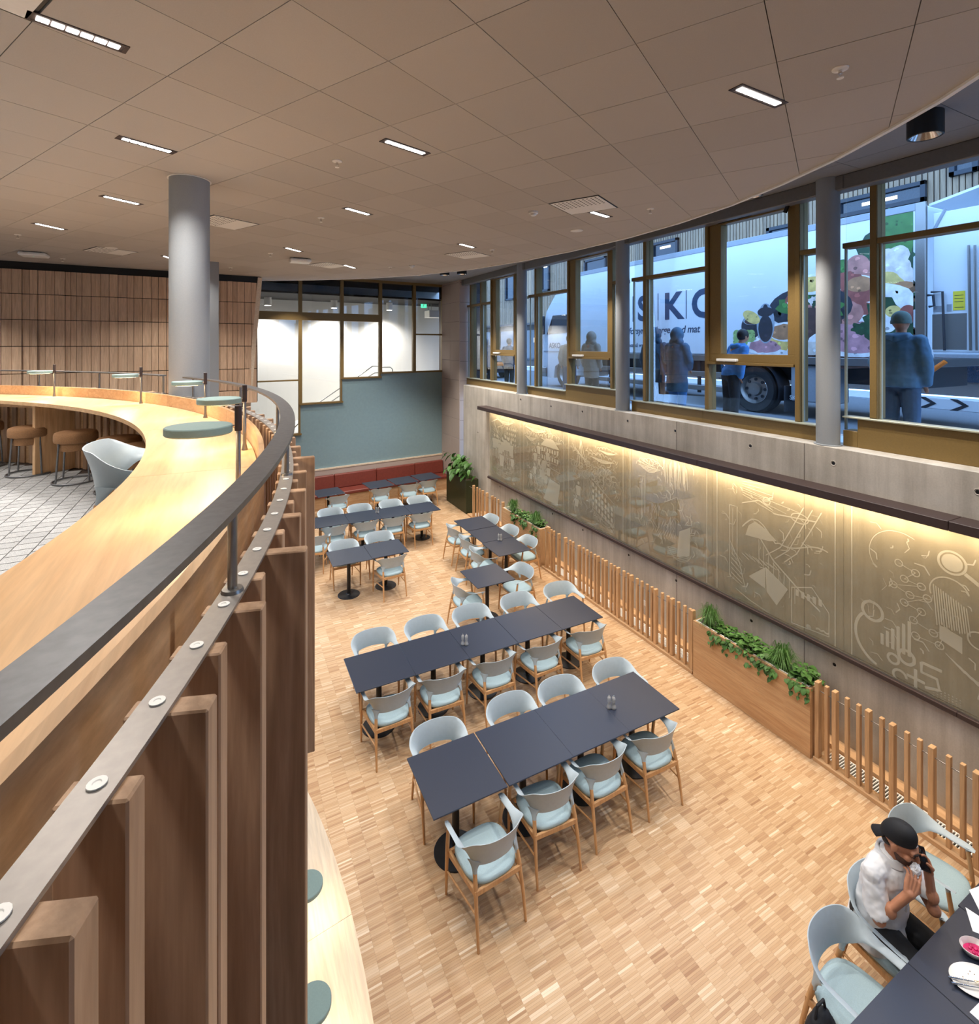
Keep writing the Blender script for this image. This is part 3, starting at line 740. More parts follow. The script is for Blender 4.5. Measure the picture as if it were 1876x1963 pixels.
# ---- the counter on the lower floor that follows the curve
ZL = .90
lc = thing('lower_counter', 'pale curved oak bar counter at the foot of the slatted balustrade', 'counter', (*polar(6.4, 5), 0))
for a, b in ((-40, -18), (-18, 6.55), (6.55, 30), (30, 50)): 
    n_ = 24; A_ = [a+.01+(b-a-.02)*i/n_ for i in range(n_+1)]
    MB().prism([polar(6.08, q) for q in A_]+[polar(6.588+.0098*max(q, -15), q) for q in A_[::-1]], ZL-.035, ZL).build('top', M['oak_pale'], lc)
MB().arc(C0, 6.06, 6.09, -40, 50, 0, ZL+.1, 80).build('back_panel', M['oak_y'], lc, 30)
for a in (-30, -10, 14, 34):
    mb = MB(); mb.cbox(6.09, 6.56, -.02, .02, 0, ZL-.035, .002); mb.v = [(*polar(math.hypot(x, y), a+math.degrees(math.atan2(y, x))), z) for x, y, z in mb.v]; mb.build('support', M['oak_v'], lc)
for (u, v), lab in (((588,1700), 'green disc lamp on the lower pale counter, almost hidden behind the fins'), ((598,1928), 'green disc lamp on the lower pale counter at the bottom of the picture')):
    c = P(u, v, ZL+.26); a = math.degrees(math.atan2(c[1]-C0[1], c[0]-C0[0])); d = (math.cos(R(a)), math.sin(R(a)))
    desk_lamp((c[0]-d[0]*.118, c[1]-d[1]*.118), a, ZL, lab, 'lamps on the lower counter', w=.5)
# ================================================================ CEILING FITTINGS
sl_lab = ['nearest slot light, beside the white vent at the top left corner', 'slot light above and left of the thick round column', 'slot light left of the round column, third from the near end', 'small far slot light at the left, above the plank wall', 'bright slot light in the middle of the tile ceiling', 'slot light in mid ceiling, beyond the bright middle one', 'slot light beside the large perforated vent', 'small slot light beside the second perforated vent', 'bright slot light near the curved ceiling edge at the upper right', 'tiny far slot light right of the round column', 'tiny far slot light beside the farthest vent', 'far slot light just peeping out left of the round column']
def slot_light(c, ang, L, label, W_=29):
    t = thing('slot_light', label, 'ceiling light', (c[0], c[1], ZT), 'recessed slot lights')
    def tr(mb): 
        ca, sa = math.cos(ang), math.sin(ang); mb.v = [(c[0]+x*ca-y*sa, c[1]+x*sa+y*ca, ZT+z) for x, y, z in mb.v]; return mb
    w = .034
    mb = MB(); mb.box(-L/2-.02, L/2+.02, -w-.012, -w, -.004, .002); mb.box(-L/2-.02, L/2+.02, w, w+.012, -.004, .002); mb.box(-L/2-.02, -L/2, -w, w, -.004, .002); mb.box(L/2, L/2+.02, -w, w, -.004, .002); mb.box(-L/2, L/2, -w, w, -.0015, -.0010)
    tr(mb).build('frame', M['dark_brown'], t)
    for k in range(6):
        x0 = -L/2+.012+k*(L-.024)/6; tr(MB().cbox(x0+.004, x0+(L-.024)/6-.004, -.022, .022, -.006, -.0016, .002)).build('lens', M['led'], t)
    o = lamp_light('slot_light_bulb', 'AREA', (c[0], c[1], ZT-.012), W_, LAMP, t, shape='RECTANGLE', size=L, size_y=.05, spread=R(126))
    o.rotation_euler.z = ang; return t
for (p, q), lab in zip(slot_px, sl_lab):
    a, b = P(*p, ZT), P(*q, ZT); c = ((a[0]+b[0])/2, (a[1]+b[1])/2); L = min(.44, max(.36, math.hypot(b[0]-a[0], b[1]-a[1])))
    slot_light(c, math.atan2(b[1]-a[1], b[0]-a[0]) if L < .9 else 0, L, lab, 62 if lab in sl_lab[2:4]+sl_lab[11:] else 29)
# same fittings, out of view; curved counter and last ones added to brighten
for c, lab, w_ in [((1.3, 1.2), 'over the near end of the balustrade', 22), ((2.6, -.2), 'over the table of the seated man', 20), ((-.9, .5), 'added to brighten the near end of the curved counter', 16), ((-2.4, 3.4), 'over the mezzanine armchair', 30), ((-2.9, 5.6), 'over the cork stools', 30), ((-4.4, 4.5), 'in the middle of the mezzanine', 40), ((-4.2, 7.6), 'left of the picture before the plank wall', 60), ((-5.0, 10.6), 'added to brighten the left of the plank wall', 110)]:
    slot_light(c, R(14), .41, 'recessed slot light outside the picture '+lab, w_)
# perforated supply vents
for (u, v), lab in zip(vent_px, ['large white perforated vent panel near the windows', 'white perforated vent panel beyond the large one, towards the far windows', 'farthest white perforated vent panel, above the stair windows', 'white vent panel half hidden behind the round column', 'white perforated vent panel above the plank wall', 'white patterned vent panel at the top left corner']):
    p = P(u, v, ZT); d = (p[0]-a0[0], p[1]-a0[1]); i, j = math.floor((d[0]*gB[0]+d[1]*gB[1])/TS), math.floor((d[0]*gA[0]+d[1]*gA[1])/TA)
    c = gp(i+.5, j+.5); t = thing('ceiling_vent', lab, 'vent', (c[0], c[1], ZT), 'ceiling vents')
    def tv(mb, z=0): mb.v = [(c[0]+x*gB[0]+y*gA[0], c[1]+x*gB[1]+y*gA[1], ZT+zz) for x, y, zz in mb.v]; return mb
    mb = MB(); h = .296
    for k in range(4):
        Mx = Matrix.Rotation(R(90*k), 4, 'Z'); mb.cbox(-h, h, -h, -h+.022, .004, .022, .002, Mx)
    tv(mb).build('frame', M['black_paint'], t)
    tv(MB().box(-h+.02, h-.02, -h+.02, h-.02, -.004, 0)).build('plate', M['white'], t)
    pm_ = MB()
    for a in range(6):
        for b in range(11):
            x, y = (a-5)*.047, (b-5)*.047
            pm_.box(x-.009, x+.009, y-.009, y+.009, -.0048, -.0041)
    o = tv(pm_).build('perforation', M['ceil_dark'], t); o['kind'] = 'stuff'
# sprinklers, detectors, access points, speakers
for (u, v), lab in zip([(1610,135),(646,311),(615,419),(1246,402),(518,487),(943,480),(34,451),(120,497),(442,514),(748,513)],
    ['nearest white sprinkler, by the curved ceiling edge at the upper right', 'white sprinkler in mid ceiling right of the round column', 'white sprinkler right of the round column, beyond the nearer one', 'white sprinkler close to the windows, past the large vent', 'small far sprinkler between two slot lights', 'small sprinkler beside the second vent', 'small sprinkler at the left edge of the picture', 'small sprinkler in front of the plank wall', 'small sprinkler just right of the round column', 'small sprinkler above the stair windows']):
    x, y = P(u, v, ZT-.01); t = thing('sprinkler', lab, 'sprinkler', (x, y, ZT), 'ceiling sprinklers')
    MB().lathe([(.042, 0), (.040, -.006), (.022, -.010)], 24, (x, y, ZT)).build('rose', M['white'], t, 40)
    MB().lathe([(.010, -.008), (.010, -.03), (.006, -.032)], 12, (x, y, ZT)).build('body', M['chrome'], t, 40)
    for s_ in (-1, 1): MB().tube([(x+s_*.010, y, ZT-.030), (x+s_*.009, y, ZT-.044), (x, y, ZT-.052)], .002, 6).build('yoke_arm', M['chrome'], t)
    MB().lathe([(.018, -.052), (.018, -.055)], 16, (x, y, ZT)).build('deflector', M['white'], t)
for (u, v), lab in zip([(1022,409),(789,511)], ['white smoke detector beside the large vent', 'small far smoke detector above the stair windows']):
    x, y = P(u, v, ZT-.02); t = thing('smoke_detector', lab, 'smoke detector', (x, y, ZT), 'smoke detectors')
    MB().lathe([(.055, 0), (.055, -.022), (.050, -.026)], 24, (x, y, ZT)).build('base', M['white_plastic'], t, 40); MB().lathe([(.036, -.026), (.034, -.045), (.024, -.050)], 20, (x, y, ZT)).build('chamber', M['white_plastic'], t, 40)
for (u, v), lab in zip([(65,486),(575,498)], ['white flat access point at the far left of the ceiling', 'white flat access point right of the round column']):
    x, y = P(u, v, ZT-.02); t = thing('access_point', lab, 'access point', (x, y, ZT), 'ceiling access points')
    MB().cbox(x-.18, x+.18, y-.14, y+.14, ZT-.075, ZT-.012, .02).build('housing', M['white_plastic'], t); MB().box(x-.12, x+.12, y-.1, y+.1, ZT-.012, ZT).build('mount', M['ceil_dark'], t)
    MB().ell((x, y-.02, ZT-.0755), (.006,.006,.002)).build('status_light', M['exit_green'], t)
for (u, v), lab in zip([(1105,442),(213,475)], ['white flush ceiling speaker near the windows', 'white flush ceiling speaker above the plank wall']):
    x, y = P(u, v, ZT); t = thing('ceiling_speaker', lab, 'speaker', (x, y, ZT), 'ceiling speakers')
    MB().lathe([(.085, 0), (.085, -.004), (.072, -.007)], 28, (x, y, ZT)).build('ring', M['white'], t, 40); MB().lathe([(.070, -.0065), (.02, -.0068)], 24, (x, y, ZT)).build('grille', M['ceil_tile_b'], t)
# black cylinder downlights of the window strip; last four unseen, added as fill
cyl = [P(u, v, 6.78) for u, v in [(1773,218),(1440,345),(925,496),(852,513),(885,511)]]+[(4.5,12.9),(3.1,14.0),(1.7,14.7),(5.75,8.0)]
for (x, y), lab, w_ in zip(cyl, ['large black cylinder downlight nearest the camera, by the windows', 'black cylinder downlight peeping below the curved ceiling edge', 'black cylinder downlight beside the far windows', 'black cylinder downlight in front of the stone pillar, the left one', 'black cylinder downlight at the stone pillar, the right one', 'added black cylinder downlight over the bench, hidden by the ceiling edge, right', 'added black cylinder downlight over the bench, hidden by the ceiling edge, middle', 'added black cylinder downlight over the bench, hidden by the ceiling edge, left', 'added black cylinder downlight over the fence, hidden by the ceiling edge'], (34,34,34,30,30,34,34,34,34)):
    t = thing('cylinder_light', lab, 'ceiling light', (x, y, 6.78), 'black cylinder downlights')
    MB().lathe([(.130, 0), (.130, -.20), (.122, -.205), (.112, -.202), (.085, -.13)], 32, (x, y, 6.78), caps=False).build('housing', M['black_paint'], t, 40)
    MB().lathe([(.111, -.200), (.075, -.14), (.02, -.135)], 32, (x, y, 6.78), caps=False).build('reflector', M['chrome'], t, 40)
    MB().lathe([(.05, -.145), (.05, -.150)], 20, (x, y, 6.78)).build('lens', M['led'], t)
    lamp_light('cylinder_light_bulb', 'SPOT', (x, y, 6.78-.16), w_*14, (1,.92,.82), t, spot_size=R(95), spot_blend=.5, shadow_soft_size=.05)
# ================================================================ DINING FURNITURE
def make_chair():
    t = thing('armchair', 'x', 'chair')
    # plastic shell: one band for back and arms. Chair faces +y.
    def path(s):            # plan of the band's middle line, s in -1..1
        a = abs(s); sg = 1 if s >= 0 else -1
        if a > .62:         # straight arm
            q = (a-.62)/.38; x = .268+.012*q-.010*q*q; y = -.045+.255*q
        else:
            th = a/.62*R(88); x = .268*math.sin(th)**.92 if th > 0 else 0; y = -.045-.195*math.cos(th)**.9
        return sg*x, y
    rows, cols = 8, 40; inner = []; outer = []
    for i in range(cols+1):
        s = -1+2*i/cols; a = abs(s); x, y = path(s); x1, y1 = path(min(1, s+.02)); x0, y0 = path(max(-1, s-.02))
        tx, ty = x1-x0, y1-y0; l = math.hypot(tx, ty) or 1; nx, ny = ty/l, -tx/l       # outward
        if nx*x+ny*(y+.02) < 0: nx, ny = -nx, -ny
        k = max(0, min(1, (a-.30)/.45)); k = k*k*(3-2*k)                                # 0 back .. 1 arm
        hgt = .215*(1-k)+.052*k; 
        if a > .93: hgt *= max(.35, 1-((a-.93)/.07)**2*.65)
        mid = .672*(1-k)+.664*k-.008*max(0, (a-.7)/.3)
        tilt = R(14)*(1-k)+R(62)*k
        ri, ro = [], []
        for j in range(rows+1):
            q = j/rows-.5; w = q*hgt; 
            if k < .5: w += -.018*(1-2*k)*math.sin(a*1.5)*0
            zz = mid+w*math.cos(tilt); off = w*math.sin(tilt)
            bow = -.010*(1-(2*q)**2)
            th_ = .0065*(1-.55*abs(2*q)**4)
            ri.append((x+nx*(off+bow-th_), y+ny*(off+bow-th_), zz)); ro.append((x+nx*(off+bow+th_), y+ny*(off+bow+th_), zz))
        inner.append(ri); outer.append(ro)
    mb = MB(); mb.ring([ri+ro[::-1] for ri, ro in zip(inner, outer)])
    for sg in (-1, 1):      # sockets that flow down onto the rear legs
        tg, nm = (.66, .75), (.75, -.66)
        mb.ring([[(sg*(cx_+tg[0]*a_*math.cos(2*math.pi*k/14)+nm[0]*b_*math.sin(2*math.pi*k/14)), cy_+tg[1]*a_*math.cos(2*math.pi*k/14)+nm[1]*b_*math.sin(2*math.pi*k/14), z) for k in range(14)] for cx_, cy_, a_, b_, z in ((.199,-.181,.019,.0155,.50),(.199,-.178,.0195,.0155,.525),(.198,-.172,.024,.014,.55),(.196,-.165,.036,.0115,.572),(.196,-.161,.052,.0075,.592),(.197,-.160,.060,.004,.602))])
        mb.ring([[(sg*(.268+r*math.cos(2*math.pi*k/12)), .165+r*math.sin(2*math.pi*k/12), z) for k in range(12)] for r, z in ((.014,.625),(.016,.645),(.020,.660))])
    mb.build('shell', M['shell'], t, 50, rel=False)
    # upholstered seat
    mb = MB(); rings = []
    def sup(hw, y0, y1, z, n=36, e=3.2):
        out = []
        for k in range(n):
            a = 2*math.pi*k/n; c_, s_ = math.cos(a), math.sin(a); r = (abs(c_)**e+abs(s_)**e)**(-1/e); yy = r*s_
            w = hw*(1-.07*(1-yy)/2*1.2); out.append((w*r*c_, (y0+y1)/2+(y1-y0)/2*yy, z+.004*yy))
        return out
    for g, z in ((.02,.418),(.004,.424),(0,.436),(.002,.450),(.014,.460),(.05,.466),(.12,.468)): rings.append(sup(.245-g, -.225+g, .225-g, z))
    mb.ring(rings).build('seat', M['fabric'], t, 60, rel=False)
    # oak frame
    for sg in (-1, 1):
        MB().tube([(sg*.255,.235,0),(sg*.262,.215,.22),(sg*.266,.185,.50),(sg*.268,.165,.64)], [.011,.0145,.0175,.015], 10).build('leg', M['oak_leg'], t, 50, rel=False)
        MB().tube([(sg*.222,-.282,0),(sg*.218,-.246,.22),(sg*.207,-.203,.43),(sg*.199,-.181,.52)], [.011,.0145,.0185,.0175], 10).build('leg', M['oak_leg'], t, 50, rel=False)
        MB().tube([(sg*.261,.213,.23),(sg*.217,-.242,.25)], [.0095,.0095], 8).build('stretcher', M['oak_leg'], t, 50, rel=False)
        mb = MB(); mb.add([(sg*.238,.19,.375),(sg*.262,.19,.375),(sg*.222,-.225,.375),(sg*.198,-.225,.375),(sg*.238,.19,.418),(sg*.262,.19,.418),(sg*.222,-.225,.418),(sg*.198,-.225,.418)],[(3,2,1,0),(4,5,6,7),(0,1,5,4),(1,2,6,5),(2,3,7,6),(3,0,4,7)]); mb.build('seat_rail', M['oak_leg'], t, rel=False)
    MB().cbox(-.25,.25,.175,.198,.375,.418,.003).build('seat_rail', M['oak_leg'], t, rel=False); MB().cbox(-.21,.21,-.228,-.205,.375,.418,.003).build('seat_rail', M['oak_leg'], t, rel=False)
    return t
chair0 = make_chair(); first = [True]
def chair(x, y, rz, label, group, z=0.0):
    if first[0]:
        first[0] = False; chair0.location = (x, y, z); chair0.rotation_euler.z = R(rz); tag(chair0, label, 'chair', group); return chair0
    return dup(chair0, (x, y, z), R(rz), label, group)
def make_table(w=.716, d=.72):
    t = thing('cafe_table', 'x', 'table')
    MB().cbox(-w/2, w/2, -d/2, d/2, .727, .740, .002).build('top', M['slate'], t, rel=False)
    MB().lathe([(.034, .03), (.034, .70)], 20).build('column', M['black_metal'], t, 40, rel=False)
    mb = MB(); mb.cbox(-.26, .26, -.03, .03, .70, .727, .003); mb.cbox(-.03, .03, -.26, .26, .702, .726, .003); mb.build('cross_bracket', M['black_metal'], t, rel=False)
    MB().lathe([(.203, 0), (.205, .004), (.201, .011), (.05, .016), (.036, .030)], 40).build('base', M['base_disc'], t, 40, rel=False)
    return t
table0 = make_table(); tfirst = [True]
def table(x, y, label, group, rz=0):
    if tfirst[0]:
        tfirst[0] = False; table0.location = (x, y, 0); tag(table0, label, 'table', group); return table0
    return dup(table0, (x, y, 0), R(rz), label, group)
ordn = ['first', 'second', 'third', 'fourth', 'fifth']
# nearest long row: four tables, four chairs on each side
for k, x in enumerate((1.905, 2.636, 3.352, 4.068)):
    table(x, 4.40, 'dark table in the nearest long row, %s from its left end' % ordn[k], 'nearest long table row')
for k, (x, y, rz) in enumerate(((1.95, 3.87, 3), (2.64, 4.02, -4), (3.27, 4.06, 2), (3.96, 4.06, -2))):
    chair(x, y, rz, 'armchair on the near side of the nearest long row, %s from the left' % ordn[k], 'chairs of the nearest long row')
for k, (x, y, rz) in enumerate(((1.93, 4.82, 178), (2.80, 4.83, 182), (3.46, 4.82, 179), (4.23, 4.80, 180))):
    chair(x, y, rz, 'armchair on the far side of the nearest long row, %s from the left' % ordn[k], 'chairs of the nearest long row')
# second long row: five tables
for k in range(5): table(1.68+k*.7195, 6.277, 'dark table in the second long row, %s from its left end' % ordn[k], 'second long table row')
for k, x in enumerate((1.69, 2.35, 3.07, 3.80, 4.56)): chair(x, 5.90, (2, -2, 0, 3, -3)[k], 'armchair on the near side of the second long row, %s from the left' % ordn[k], 'chairs of the second long row')
for k, x in enumerate((1.78, 2.52, 3.25, 4.06, 4.86)): chair(x, 6.84, 180+(0, 2, -2, 1, -1)[k], 'armchair on the far side of the second long row, %s from the left' % ordn[k], 'chairs of the second long row')
# single table
table(4.02, 7.91, 'small single dark table with two chairs, behind the second long row', 'single tables')
chair(3.60, 7.82, -93, 'pale blue armchair left of the small single table', 'chairs at the single table'); chair(4.58, 7.83, 92, 'pale blue armchair right of the small single table', 'chairs at the single table')
# three tables along the fence
for k, (x, y) in enumerate(((4.945, 10.345), (4.95, 9.60), (4.93, 8.865))): table(x, y, ('dark table at the far end of the row of three by the fence', 'middle dark table of the row of three by the fence', 'dark table at the near end of the row of three by the fence')[k], 'row of three tables by the fence')
for k, (x, y, rz) in enumerate(((4.55, 10.33, -88), (4.53, 9.60, -92), (4.45, 8.92, -95))): chair(x, y, rz, 'pale armchair left of the row of three tables, %s' % ('the far one', 'the middle one', 'the near one')[k], 'chairs of the fence row')
for k, (x, y, rz) in enumerate(((5.31, 10.48, 92), (5.36, 9.66, 90), (5.38, 8.95, 88))): chair(x, y, rz, 'pale armchair between the row of three tables and the fence, %s' % ('the far one', 'the middle one', 'the near one')[k], 'chairs of the fence row')
# pair on the left
for k, x in enumerate((2.056, 2.778)): table(x, 9.84+.03*k, 'dark table of the pair in front of the far row, the %s one' % ('left', 'right')[k], 'pair of tables')
chair(2.08, 10.36, 182, 'pale armchair behind the pair of tables, the left one', 'chairs of the table pair'); chair(2.83, 10.50, 178, 'pale armchair behind the pair of tables, the right one', 'chairs of the table pair'); chair(2.77, 9.54, 4, 'pale armchair on the near side of the pair of tables', 'chairs of the table pair')
# far row of four or more
for k in range(5): table(4.26-k*.72, 11.93+k*.018, 'dark table in the far row, %s from its right end' % ordn[k], 'far table row')
for k, x in enumerate((4.42, 3.69, 2.90, 2.21)): chair(x, 12.58, 180+(0, 3, -2, 1)[k], 'pale armchair behind the far table row, %s from its right end' % ordn[k], 'chairs of the far row')
for k, x in enumerate((4.10, 3.44, 2.80, 2.11)): chair(x, 11.63+.02*k, (2, -2, 0, 3)[k], 'pale armchair on the near side of the far row, %s from the right' % ordn[k], 'chairs of the far row')
chair(1.66, 11.30, -20, 'pale armchair at the left of the far row, half hidden by the balustrade', 'chairs of the far row')
# tables along the bench
for k, (x, y) in enumerate(((2.45, 14.35), (3.86, 14.52), (4.62, 14.60), (5.38, 14.70))): table(x, y, ('dark table at the left end of the red bench', 'dark table at the red bench, third from its right end', 'dark table at the red bench, second from its right end', 'dark table at the right end of the red bench')[k], 'tables along the bench', 5.7)
for k, (x, y, rz) in enumerate(((2.62, 13.95, 5), (3.82, 14.12, -4), (4.66, 14.16, -8), (5.28, 14.32, 2))): chair(x, y, rz, 'pale armchair facing the red bench, %s' % ('the leftmost', 'second from the left', 'third from the left', 'the rightmost')[k], 'chairs facing the bench')
# table of the man
for k, x in enumerate((3.56, 4.28, 5.00)): table(x, 1.345+(.01 if k > 1 else 0), 'dark table with plates at the bottom right corner, %s from the left' % ordn[k], 'tables of the seated man')
chair(3.66, 1.86, 186, 'empty pale blue armchair left of the seated man, at the bottom edge', 'chairs at the table with the seated man'); chair(4.27, 1.93, 181, 'pale blue armchair in which the man sits', 'chairs at the table with the seated man'); chair(5.06, 2.04, 188, 'empty pale blue armchair right of the man, turned to the fence', 'chairs at the table with the seated man')
# armchair on the mezzanine
chair(-.37, 3.22, -88, 'pale armchair with its back to the room at the mezzanine counter', 'chairs on the mezzanine', ZM)

# ---- bench along the blue wall
bn = thing('wall_bench', 'long red-brown leather bench on a wooden plinth below the blue wall', 'bench', (4, 15.5, 0))
xs = [-.9, .3, 1.55, 2.85, 4.15, 5.45, 6.48]
shear(MB().box(-.9, 6.48, -.62, -.06, 0, .36)).build('plinth', M['oak_x'], bn)
for a, b in zip(xs[:-1], xs[1:]):
    shear(MB().cbox(a+.004, b-.004, -.66, -.10, .36, .455, .02)).build('seat_cushion', M['leather'], bn)
    mb = MB(); mb.cbox(a+.004, b-.004, -.17, -.05, .455, .86, .02); mb.v = [(x, y-(.86-z)*.10, z) for x, y, z in mb.v]; shear(mb).build('back_cushion', M['leather'], bn)

# ---- salt and pepper mills in clear acrylic
def mill(x, y, label, z=.74):
    t = thing('pepper_mill', label, 'pepper mill', (x, y, z), 'clear acrylic mills'); k_ = 1.5
    def up(mb): mb.v = [(x+(a-x)*1.2, y+(b-y)*1.2, z+(c-z)*k_) for a, b, c in mb.v]; return mb
    up(MB().lathe([(.020,0),(.023,.004),(.023,.012),(.014,.028),(.013,.040),(.017,.050),(.015,.060)], 20, (x, y, z))).build('body', M['crystal'], t, 50)
    up(MB().lathe([(.010,.004),(.010,.045)], 12, (x, y, z))).build('filling', M['paper'], t)
    up(MB().lathe([(.015,.060),(.0165,.064),(.016,.076),(.011,.086),(.004,.088)], 20, (x, y, z))).build('head', M['crystal'], t, 50)
    up(MB().ell((x, y, z+.092), (.006,.006,.005))).build('knob', M['chrome'], t, 60)
for (u, v), n in (((889,1236), 'on the second long row'), ((1170,1358), 'on the nearest long row'), ((957,1036), 'on the fence-side row of three tables'), ((722,983), 'on the far table row')):
    x, y = P(u, v, .74); mill(x-.012, y+.01, 'clear pepper mill '+n+', the left one of two'); mill(x+.028, y-.018, 'clear salt mill '+n+', the right one of two')

# ---- plates, bowl, cutlery and papers in front of the man
def ellipse_plate(u, v, a, b, rz, name, label, prof):
    x, y = P(u, v, .745); t = thing(name, label, name.split('_')[-1], (x, y, .74))
    ca, sa = math.cos(R(rz)), math.sin(R(rz))
    mb = MB(); mb.ring([[(x+(a*r*math.cos(2*math.pi*k/40))*ca-(b*r*math.sin(2*math.pi*k/40))*sa, y+(a*r*math.cos(2*math.pi*k/40))*sa+(b*r*math.sin(2*math.pi*k/40))*ca, .74+z) for k in range(40)] for r, z in prof])
    mb.build('body', M['china'], t, 50); return t, x, y, ca, sa
t, x, y, ca, sa = ellipse_plate(1868, 1826, .085, .062, -28, 'small_bowl', 'small white oval bowl smeared with bright pink beetroot', [(.55,0),(.80,.008),(1,.045),(.97,.046),(.76,.014),(.5,.009),(.02,.008)])
mb = MB(); mb.ring([[(x+(.066*r*math.cos(2*math.pi*k/24))*ca-(.046*r*math.sin(2*math.pi*k/24))*sa, y+(.066*r*math.cos(2*math.pi*k/24))*sa+(.046*r*math.sin(2*math.pi*k/24))*ca, .74+z) for k in range(24)] for r, z in ((1,.016),(.9,.019),(.02,.020))]); mb.build('beetroot_smear', M['beet'], t, 60)
for k in range(6):
    a = k*1.1; MB().ell((x+.03*math.cos(a)*(.4+.12*k), y+.025*math.sin(a), .763), (.012,.010,.006)).build('beetroot_cube', M['beet'], t)
t, x, y, ca, sa = ellipse_plate(1872, 1884, .150, .100, -30, 'oval_plate', 'white oval plate with crumbs, fork and knife resting on it', [(.6,0),(.72,.004),(1,.016),(.985,.018),(.70,.008),(.02,.007)])
px0, py0 = x, y
for k in range(10): MB().ell((x+(rnd.random()-.6)*.12, y+(rnd.random()-.3)*.08, .749), (.003,.003,.0015), 6, 4).build('crumb', M['cork'], t)
d = Vector((-.80, .60, 0)); 
def cutlery(name, label, off, tines):
    c = Vector((px0-.05, py0+.00, .762))+Vector((d.y, -d.x, 0))*off; t = thing(name, label, name, (c.x, c.y, .757))
    e = c+d*.125; h = c-d*.10
    MB().tube([tuple(e), tuple(c+d*.02), tuple(c-d*.02)], [.0065,.0045,.003], 8).build('handle', M['chrome'], t, 50)
    n_ = Vector((d.y, -d.x, 0))
    if tines:
        MB().tube([tuple(c-d*.02), tuple(c-d*.045)], [.004,.009], 8).build('neck', M['chrome'], t, 50)
        for q in (-1.5, -.5, .5, 1.5): MB().tube([tuple(c-d*.045+n_*q*.0055), tuple(h+n_*q*.0052)], .0017, 6).build('tine', M['chrome'], t)
    else:
        mb = MB(); mb.add([tuple(c-d*.02+n_*.008), tuple(c-d*.02-n_*.008), tuple(h-n_*.004), tuple(h+n_*.008), tuple(c-d*.02+n_*.008+Vector((0,0,.002))), tuple(c-d*.02-n_*.008+Vector((0,0,.002))), tuple(h-n_*.004+Vector((0,0,.002))), tuple(h+n_*.008+Vector((0,0,.002)))], [(3,2,1,0),(4,5,6,7),(0,1,5,4),(1,2,6,5),(2,3,7,6),(3,0,4,7)]); mb.build('blade', M['chrome'], t)
cutlery('fork', 'steel fork lying on the white oval plate', -.012, True); cutlery('knife', 'steel table knife lying beside the fork on the oval plate', .018, False)
for (pts, lab) in (([(1855,1739),(1876,1776),(1905,1790),(1920,1712),(1880,1704)], 'white paper sheet at the right edge of the table, nearer the fence'), ([(1850,1739),(1870,1792),(1910,1805),(1905,1762)], 'white folded napkin left of the paper sheet on the dark table'), ([(1858,1940),(1880,1960),(1895,1925),(1880,1918)], 'white paper corner at the bottom right edge of the table')):
    q = [P(u, v, .742) for u, v in pts]
    if 'sheet' in lab: q = [P(u, v, .742) for u, v in ((1857,1706),(1880,1752),(1930,1740),(1900,1690))]
    if 'nearer' not in lab and 'folded' in lab: q = [P(u, v, .742) for u, v in ((1850,1739),(1864,1785),(1915,1806),(1905,1775))]
    c = (sum(a[0] for a in q)/len(q), sum(a[1] for a in q)/len(q)); o = MB().prism(q, .7405, .7425).at('paper_sheet', M['paper'], (c[0], c[1], .7405)); tag(o, lab, 'paper', 'papers on the table')
# ================================================================ FENCES, PLANTERS, GLASS PANELS ALONG THE CONCRETE WALL
FXc = 6.00
def fence(ys, label, y0, y1):
    t = thing('slat_fence', label, 'fence', (FXc, (y0+y1)/2, 0), 'slatted oak fences along the concrete wall')
    MB().cbox(5.945, 6.065, y0, y1, 0, .045, .003).build('bottom_rail', M['oak_y'], t)
    for y, wide in ys:
        y = min(max(y, y0+.03), y1-.03)
        h = .036 if wide else .023
        MB().cbox(FXc-h, FXc+h*.9, y-h*.62 if wide else y-h*.8, y+h*.62 if wide else y+h*.8, .045, .90, .003).build('post', M['oak_v'], t)
    MB().tube([(FXc, y0+.01, .80), (FXc, y1-.01, .80)], .005, 8).build('rod', M['steel'], t, 40)
    return t
def yat(u, v): return PX(u, v, FXc)[0]
f3 = []
for u, v, w in [(275,215,1),(370,245,0),(440,300,1),(540,340,0),(637,390,0),(718,450,1),(830,500,0),(920,565,1),(1040,610,0),(1147,675,0),(1250,750,1),(1390,805,0),(1508,880,0),(1625,950,1)]:
    f3.append((yat(1500+u/4.361, 1250+v/4.361), w))
y = f3[-1][0]
for k in range(16):
    y -= .125 if k % 3 else .15; f3.append((y, k % 3 == 1))
fence(f3, 'slatted oak fence at the right edge, nearest the seated man', f3[-1][0]-.06, 3.50)
f2 = []
wide = {150,222,262,345,457,503,578,657,803,902,1040}
for u in [150,178,193,222,262,290,308,345,370,392,415,438,457,485,503,535,557,578,612,637,657,692,720,752,780,803,843,877,902,940,978,1010,1040]:
    v = 165+(u-150)*(680-165)/(1040-150.0); f2.append((yat(1000+u/3.127, 950+v/3.127), u in wide))
fence(f2, 'long slatted oak fence between the two wooden planters', 5.20, 9.15)
f1 = []
for k, u in enumerate([105,130,148,170,200,238,258,282,315,345]): f1.append((yat(880+u/3.752, 480+(1665+(u-105)*.56)/3.752), k in (0,3,4,5,8)))
fence(f1, 'short slatted oak fence beside the dark green plant box', 10.90, 12.92)
